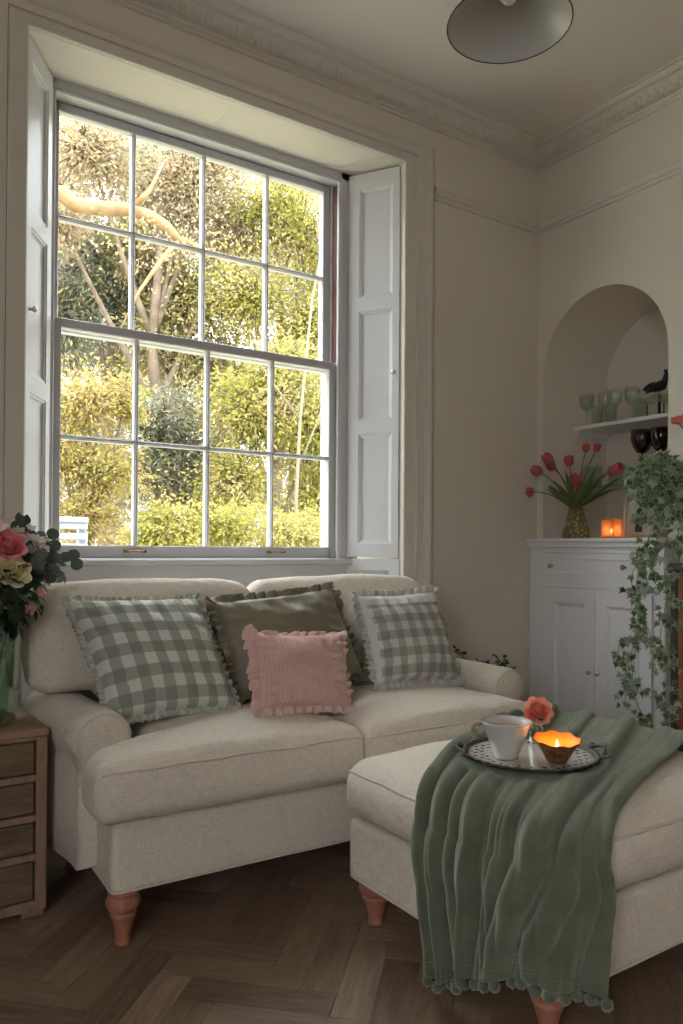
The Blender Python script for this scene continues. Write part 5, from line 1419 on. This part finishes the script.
def tree(name, label, x, y, hgt, trunk_r, blobs, kind, leafn, ls, seed, bark=BARK, cat='tree', needle=False):
    """blobs: list of (centre, radius vector, share) leafy masses carried on branches"""
    rr = random.Random(seed); root = empty(name, (x, y, GZ), label, cat, GRP)
    tm = MB(); top = V((x, y, GZ+hgt)); base = V((x, y, GZ-.05))
    tr = [base.lerp(top, k/8)+V((.12*nz((k*.5, seed, 0)), .12*nz((k*.5, seed, 5)), 0)) for k in range(9)]
    tm.tube(tr, [trunk_r*(1-.8*k/8) for k in range(9)], 10)
    lm = MB(); tot = sum(b[2] for b in blobs)
    for c, r, sh in blobs:
        c = V(c); r = V(r)
        i = min(7, max(1, int((c.z-GZ)/hgt*8*.7))); tm.tube(curve_pts(tr[i], c, (0, 0, -.08), 6), [trunk_r*.4*(1-.12*k) for k in range(7)], 6)
        n = int(leafn*2.4*sh/tot); nt = max(6, n//60)
        for k in range(nt):
            q = V((rr.gauss(0, 1), rr.gauss(0, 1), rr.gauss(0, 1))).normalized()*(rr.random()**.4)
            tip = c+V((q.x*r.x, q.y*r.y, q.z*r.z)); st = c.lerp(tip, .25); tm.tube([st, st.lerp(tip, .5)+V((0, 0, .05*r.z)), tip], [trunk_r*.13, trunk_r*.08, .003], 4)
            for w in range(n//nt):
                t = rr.random()**.7; s_ = .20*max(r)
                p = st.lerp(tip, t)+V((rr.gauss(0, s_), rr.gauss(0, s_), rr.gauss(0, s_*.8)))
                d = (tip-st).normalized()+V((rr.uniform(-1, 1), rr.uniform(-1, 1), rr.uniform(-1.1, .3)))
                L_ = ls*.47*rr.uniform(.5, 1.6)
                u = V((rr.uniform(-1, 1), rr.uniform(-1, 1), rr.uniform(-.2, 1)))
                d, a, u = basis(d, u); wd = L_*(.13 if needle else .22)
                lm.add([p, p+d*L_*.5-a*wd-u*.1*L_, p+d*L_, p+d*L_*.5+a*wd-u*.1*L_], [(0, 1, 2, 3)], mi=int(rr.random() < .36))
    tm.build('trunk', bark, root); lm.build('crown', [LF[kind], LF[SECOND[kind]]], root)
    return root
def B(x, y, Y, rx, rz, ry=None, sh=1):
    c = at(x, y, 'y', Y); f = (c-EYE).length/FPX
    return ((c.x, c.y, c.z), (rx*f, (ry or rx)*f*.8, rz*f), sh*rx*rz)
def T_(name, label, Y, blobs, kind, n, ls, seed, tr=.12, **k):
    bs = [B(b[0], b[1], Y+(b[4] if len(b) > 4 else 0), b[2], b[3]) for b in blobs]
    cx_ = sum(b[0][0] for b in bs)/len(bs); top = max(b[0][2] for b in bs)
    return tree(name, label, cx_, Y, top-GZ, tr, bs, kind, n, ls, seed, **k)
T_('conifer_tree', 'dark green conifer behind the orange branch, upper left of the window', 9.5, [(95, 270, 55, 60), (150, 175, 45, 40), (60, 320, 40, 60), (130, 300, 40, 40)], 'conifer', 8500, .16, 1, needle=True)
T_('copper_tree', 'copper-leaved tree filling the top left panes', 8.6, [(90, 150, 60, 45), (185, 190, 50, 60), (230, 230, 45, 45), (60, 220, 30, 30), (215, 150, 40, 40)], 'beech', 9000, .10, 2)
T_('birch_tree', 'tall yellow-green tree in the upper right panes', 8.2, [(300, 230, 55, 60), (250, 300, 55, 50), (310, 330, 45, 55), (345, 270, 40, 60), (270, 210, 40, 40)], 'yellow', 11000, .10, 3)
T_('olive_tree', 'olive-leaved tree in the middle of the view', 8.9, [(190, 300, 55, 50), (220, 370, 50, 45), (170, 350, 50, 45), (140, 250, 40, 35)], 'olive', 9000, .11, 4)
T_('lime_tree', 'bright lime-green tree right of centre', 7.2, [(250, 410, 55, 50), (310, 430, 50, 55), (235, 480, 50, 45), (320, 500, 45, 45), (280, 370, 45, 40)], 'lime', 11000, .10, 5)
T_('gold_shrub', 'golden shrub with orange leaves in the lower left panes', 6.6, [(85, 400, 45, 40), (100, 470, 50, 45), (60, 450, 35, 45), (80, 520, 45, 30), (125, 400, 30, 30)], 'gold', 7000, .075, 6, tr=.06, cat='shrub')
T_('blue_conifer', 'dark blue-green conifer low in the second column of panes', 7.9, [(165, 420, 45, 35), (185, 460, 50, 35), (150, 470, 35, 30), (200, 500, 30, 25)], 'conifer', 6500, .13, 7, needle=True)
T_('green_shrub', 'leafy green shrub along the bottom panes', 6.0, [(170, 525, 45, 30), (230, 530, 45, 30), (290, 535, 45, 28), (145, 545, 30, 22), (330, 540, 35, 35)], 'lime', 7000, .075, 8, tr=.05, cat='shrub')
T_('silver_tree', 'pale grey-green tree far back on the left', 12.5, [(70, 340, 60, 60), (120, 370, 50, 50), (60, 250, 50, 60), (160, 260, 60, 60), (90, 440, 60, 50), (210, 440, 60, 60)], 'grey', 7500, .17, 9)
T_('far_yellow_tree', 'hazy yellow tree farthest back on the right', 12.0, [(230, 260, 60, 60), (300, 280, 60, 70), (340, 380, 60, 70), (270, 400, 70, 60), (320, 480, 60, 50), (210, 190, 50, 50)], 'haze', 8000, .17, 10)
T_('far_green_tree', 'broad green tree far back behind the lower panes', 14.0, [(120, 500, 70, 50), (200, 520, 70, 40), (290, 510, 70, 50), (60, 520, 50, 40), (350, 480, 60, 70)], 'haze', 6500, .18, 11)
T_('tall_copper_tree', 'pale copper tree far back beyond the top panes', 13.0, [(100, 130, 70, 50), (200, 130, 60, 50), (290, 180, 60, 40), (60, 190, 40, 50), (150, 210, 50, 40)], 'beech', 6500, .17, 12)
def off_tree(name, label, x, y, h, r, kind, n, seed):
    rr = random.Random(seed*7+1); bl = []
    for k in range(5): bl.append(((x+rr.uniform(-r, r)*.6, y+rr.uniform(-r, r)*.4, GZ+h*(.35+.14*k)), (r*.75, r*.6, h*.2), 1))
    tree(name, label, x, y, h, .14, bl, kind, n, .17, seed)
for k_, a_ in enumerate([('broadleaf_tree', 'yellow-green tree well left of the window view', -.6, 11.5, 7.0, 1.7, 'yellow', 3600), ('broadleaf_tree', 'olive tree farther left beyond the window', -3.6, 11.0, 7.5, 1.9, 'olive', 3600),
          ('broadleaf_tree', 'golden tree at the far left of the garden', -6.4, 10.0, 6.5, 1.8, 'gold', 3000), ('broadleaf_tree', 'green tree well right of the window view', 10.8, 11.0, 7.5, 1.9, 'lime', 3600),
          ('broadleaf_tree', 'low bushy tree left of the orange-barked trunk', -2.0, 8.2, 3.4, 1.5, 'lime', 3000), ('broadleaf_tree', 'copper tree at the far right of the garden', 13.6, 9.6, 7.0, 1.8, 'beech', 3000)]):
    off_tree(*a_, 40+k_)
def limb():
    # thick leaning limb of a leaning tree that crosses the upper left panes
    base = V((.55, 6.9, GZ-.05)); p0 = at(30, 170, 'y', 7.0)
    path = [base, V((.9, 6.95, 1.3)), at(20, 300, 'y', 7.0), at(40, 215, 'y', 7.0)]
    path = [base, base+V((-.15, 0, 1.5)), base+V((.05, .02, 2.8)), at(45, 175, 'y', 7.0), at(60, 192, 'y', 7.0), at(75, 205, 'y', 7.0), at(100, 208, 'y', 7.0), at(130, 210, 'y', 7.05), at(150, 216, 'y', 7.1), at(166, 226, 'y', 7.1), at(178, 240, 'y', 7.15), at(200, 248, 'y', 7.2), at(225, 262, 'y', 7.3)]
    rad = [.19, .17, .14, .085, .075, .068, .064, .06, .056, .05, .042, .03, .012]
    root = empty('leaning_tree', base, 'thick orange-barked limb crossing the upper left panes', 'tree', GRP)
    mb = MB(); mb.tube(path, rad, 12); mb.tube([at(178, 240, 'y', 7.15), at(160, 262, 'y', 7.1), at(140, 290, 'y', 7.05), at(120, 330, 'y', 7.0)], [.03, .022, .015, .006], 8)
    mb.tube([at(130, 210, 'y', 7.05), at(150, 190, 'y', 7.0), at(165, 160, 'y', 7.0)], [.03, .02, .006], 8); mb.build('limb', OBARK, root)
    rr = random.Random(6); lm = MB()
    for k in range(500):
        q = path[6].lerp(path[-1], rr.random())+V((rr.gauss(0, .18), rr.gauss(0, .15), rr.gauss(-.05, .2)))
        d, a, u = basis((rr.uniform(-1, 1), rr.uniform(-1, 1), rr.uniform(-1, 0)), (rr.uniform(-1, 1), 1, rr.random())); L_ = .045
        lm.add([q, q+d*L_*.5-a*.011, q+d*L_, q+d*L_*.5+a*.011], [(0,1,2,3)])
    lm.build('leaves', LF['beech'], root)
limb()
def bare_branches():
    # slender pale stems against the foliage
    root = empty('bare_sapling', at(300, 560, 'y', 6.6).xy.to_3d()+V((0, 0, GZ)), 'slender bare sapling in front of the foliage at the right', 'tree', GRP)
    mb = MB(); b = root.location.copy()
    mb.tube([b, at(296, 500, 'y', 6.6), at(300, 420, 'y', 6.6), at(312, 300, 'y', 6.6), at(322, 250, 'y', 6.6), at(314, 200, 'y', 6.6), at(300, 150, 'y', 6.6)], [.022, .02, .016, .013, .010, .008, .003], 7)
    mb.tube([at(300, 420, 'y', 6.6), at(270, 380, 'y', 6.6), at(240, 330, 'y', 6.6), at(215, 318, 'y', 6.6)], [.012, .009, .006, .003], 6)
    mb.tube([at(297, 470, 'y', 6.6), at(318, 420, 'y', 6.6), at(330, 380, 'y', 6.6)], [.01, .007, .003], 6)
    mb.build('stem', mat('pale_bark', (.20, .165, .11), .8), root)
bare_branches()
mb = MB(); mb.grid(lambda i, j: V((-14+i*2, YW+.45+j*1.6, GZ+.06*nz((i, j, 0)))), 18, 14)
tag(mb.build('ground', mat('bright_bounce_ground', (.36, .35, .22), .95, var=(3, (.42, .38, .25), 1))), kind='structure')  # unseen ground, its colour brightened to bounce light up into the trees
def bench():
    p = at(72, 556, 'y', 4.9)
    BW = mat('bench_paint', (.30, .33, .37), .6)
    root = empty('garden_bench', V((p.x, 4.9, GZ)), 'white slatted garden bench outside the lower left pane', 'bench')
    mb = MB(); w = .34; x0 = p.x-.5; x1 = at(88, 540, 'y', 4.9).x; ztop = at(72, 521, 'y', 4.9).z
    for k in range(5): mb.bbox((x0, 4.9, ztop-.03-k*.065-.02), (x1, 4.925, ztop-.03-k*.065+.02), .004)
    mb.bbox((x0, 4.89, ztop-.01), (x1, 4.935, ztop+.025), .006); mb.build('back_slats', BW, root, smooth=False)
    mb = MB()
    for x in (x0, x1-.05): mb.bbox((x, 4.93, GZ), (x+.05, 4.98, ztop+.02), .005)
    mb.build('back_posts', BW, root, smooth=False)
    sh = ztop-.42
    mb = MB()
    for k in range(5): mb.bbox((x0, 4.48+k*.085, sh), (x1, 4.55+k*.085, sh+.022), .004)
    mb.build('seat', BW, root, smooth=False)
    for x in (x0, x1-.05): mb = MB(); mb.bbox((x, 4.48, GZ), (x+.05, 4.53, sh), .005); mb.build('leg', BW, root, smooth=False)
bench()

# ------------------------------------------------------------------ light
W = bpy.data.worlds.new('sky'); SC.world = W; W.use_nodes = True
bg = W.node_tree.nodes['Background']; bg.inputs['Color'].default_value = (.93, .955, 1.0, 1); bg.inputs['Strength'].default_value = 5.7
def area(name, loc, rot, sx, sy, en, col):
    l = bpy.data.lights.new(name, 'AREA'); l.shape = 'RECTANGLE'; l.size = sx; l.size_y = sy; l.energy = en; l.color = col
    o = bpy.data.objects.new(name, l); COL.objects.link(o); o.location = loc; o.rotation_euler = rot; return o
# overcast sky: the zenith about three times as bright as the horizon
wn = W.node_tree.nodes; wl = W.node_tree.links
wt_ = wn.new('ShaderNodeTexCoord'); wx = wn.new('ShaderNodeSeparateXYZ'); wl.new(wt_.outputs['Generated'], wx.inputs[0])
wm = wn.new('ShaderNodeMapRange'); wm.inputs['From Min'].default_value = 0; wm.inputs['From Max'].default_value = 1; wm.inputs['To Min'].default_value = 3.1; wm.inputs['To Max'].default_value = 10.5
wl.new(wx.outputs['Z'], wm.inputs['Value']); wl.new(wm.outputs['Result'], bg.inputs['Strength'])
sun = bpy.data.lights.new('sun', 'SUN'); sun.energy = .6; sun.angle = math.radians(6); sun.color = (1, .93, .8)
so = bpy.data.objects.new('sun', sun); COL.objects.link(so); so.rotation_euler = V((.55, .35, -.75)).to_track_quat('-Z', 'Y').to_euler()
SC.view_settings.view_transform = 'Standard'; SC.view_settings.look = 'None'; SC.view_settings.gamma = 1; SC.view_settings.use_curve_mapping = False
SC.view_settings.exposure = .66
SC.cycles.use_denoising = True
SC.cycles.max_bounces = 12; SC.cycles.diffuse_bounces = 6; SC.cycles.transparent_max_bounces = 16
SC.cycles.sample_clamp_indirect = 6
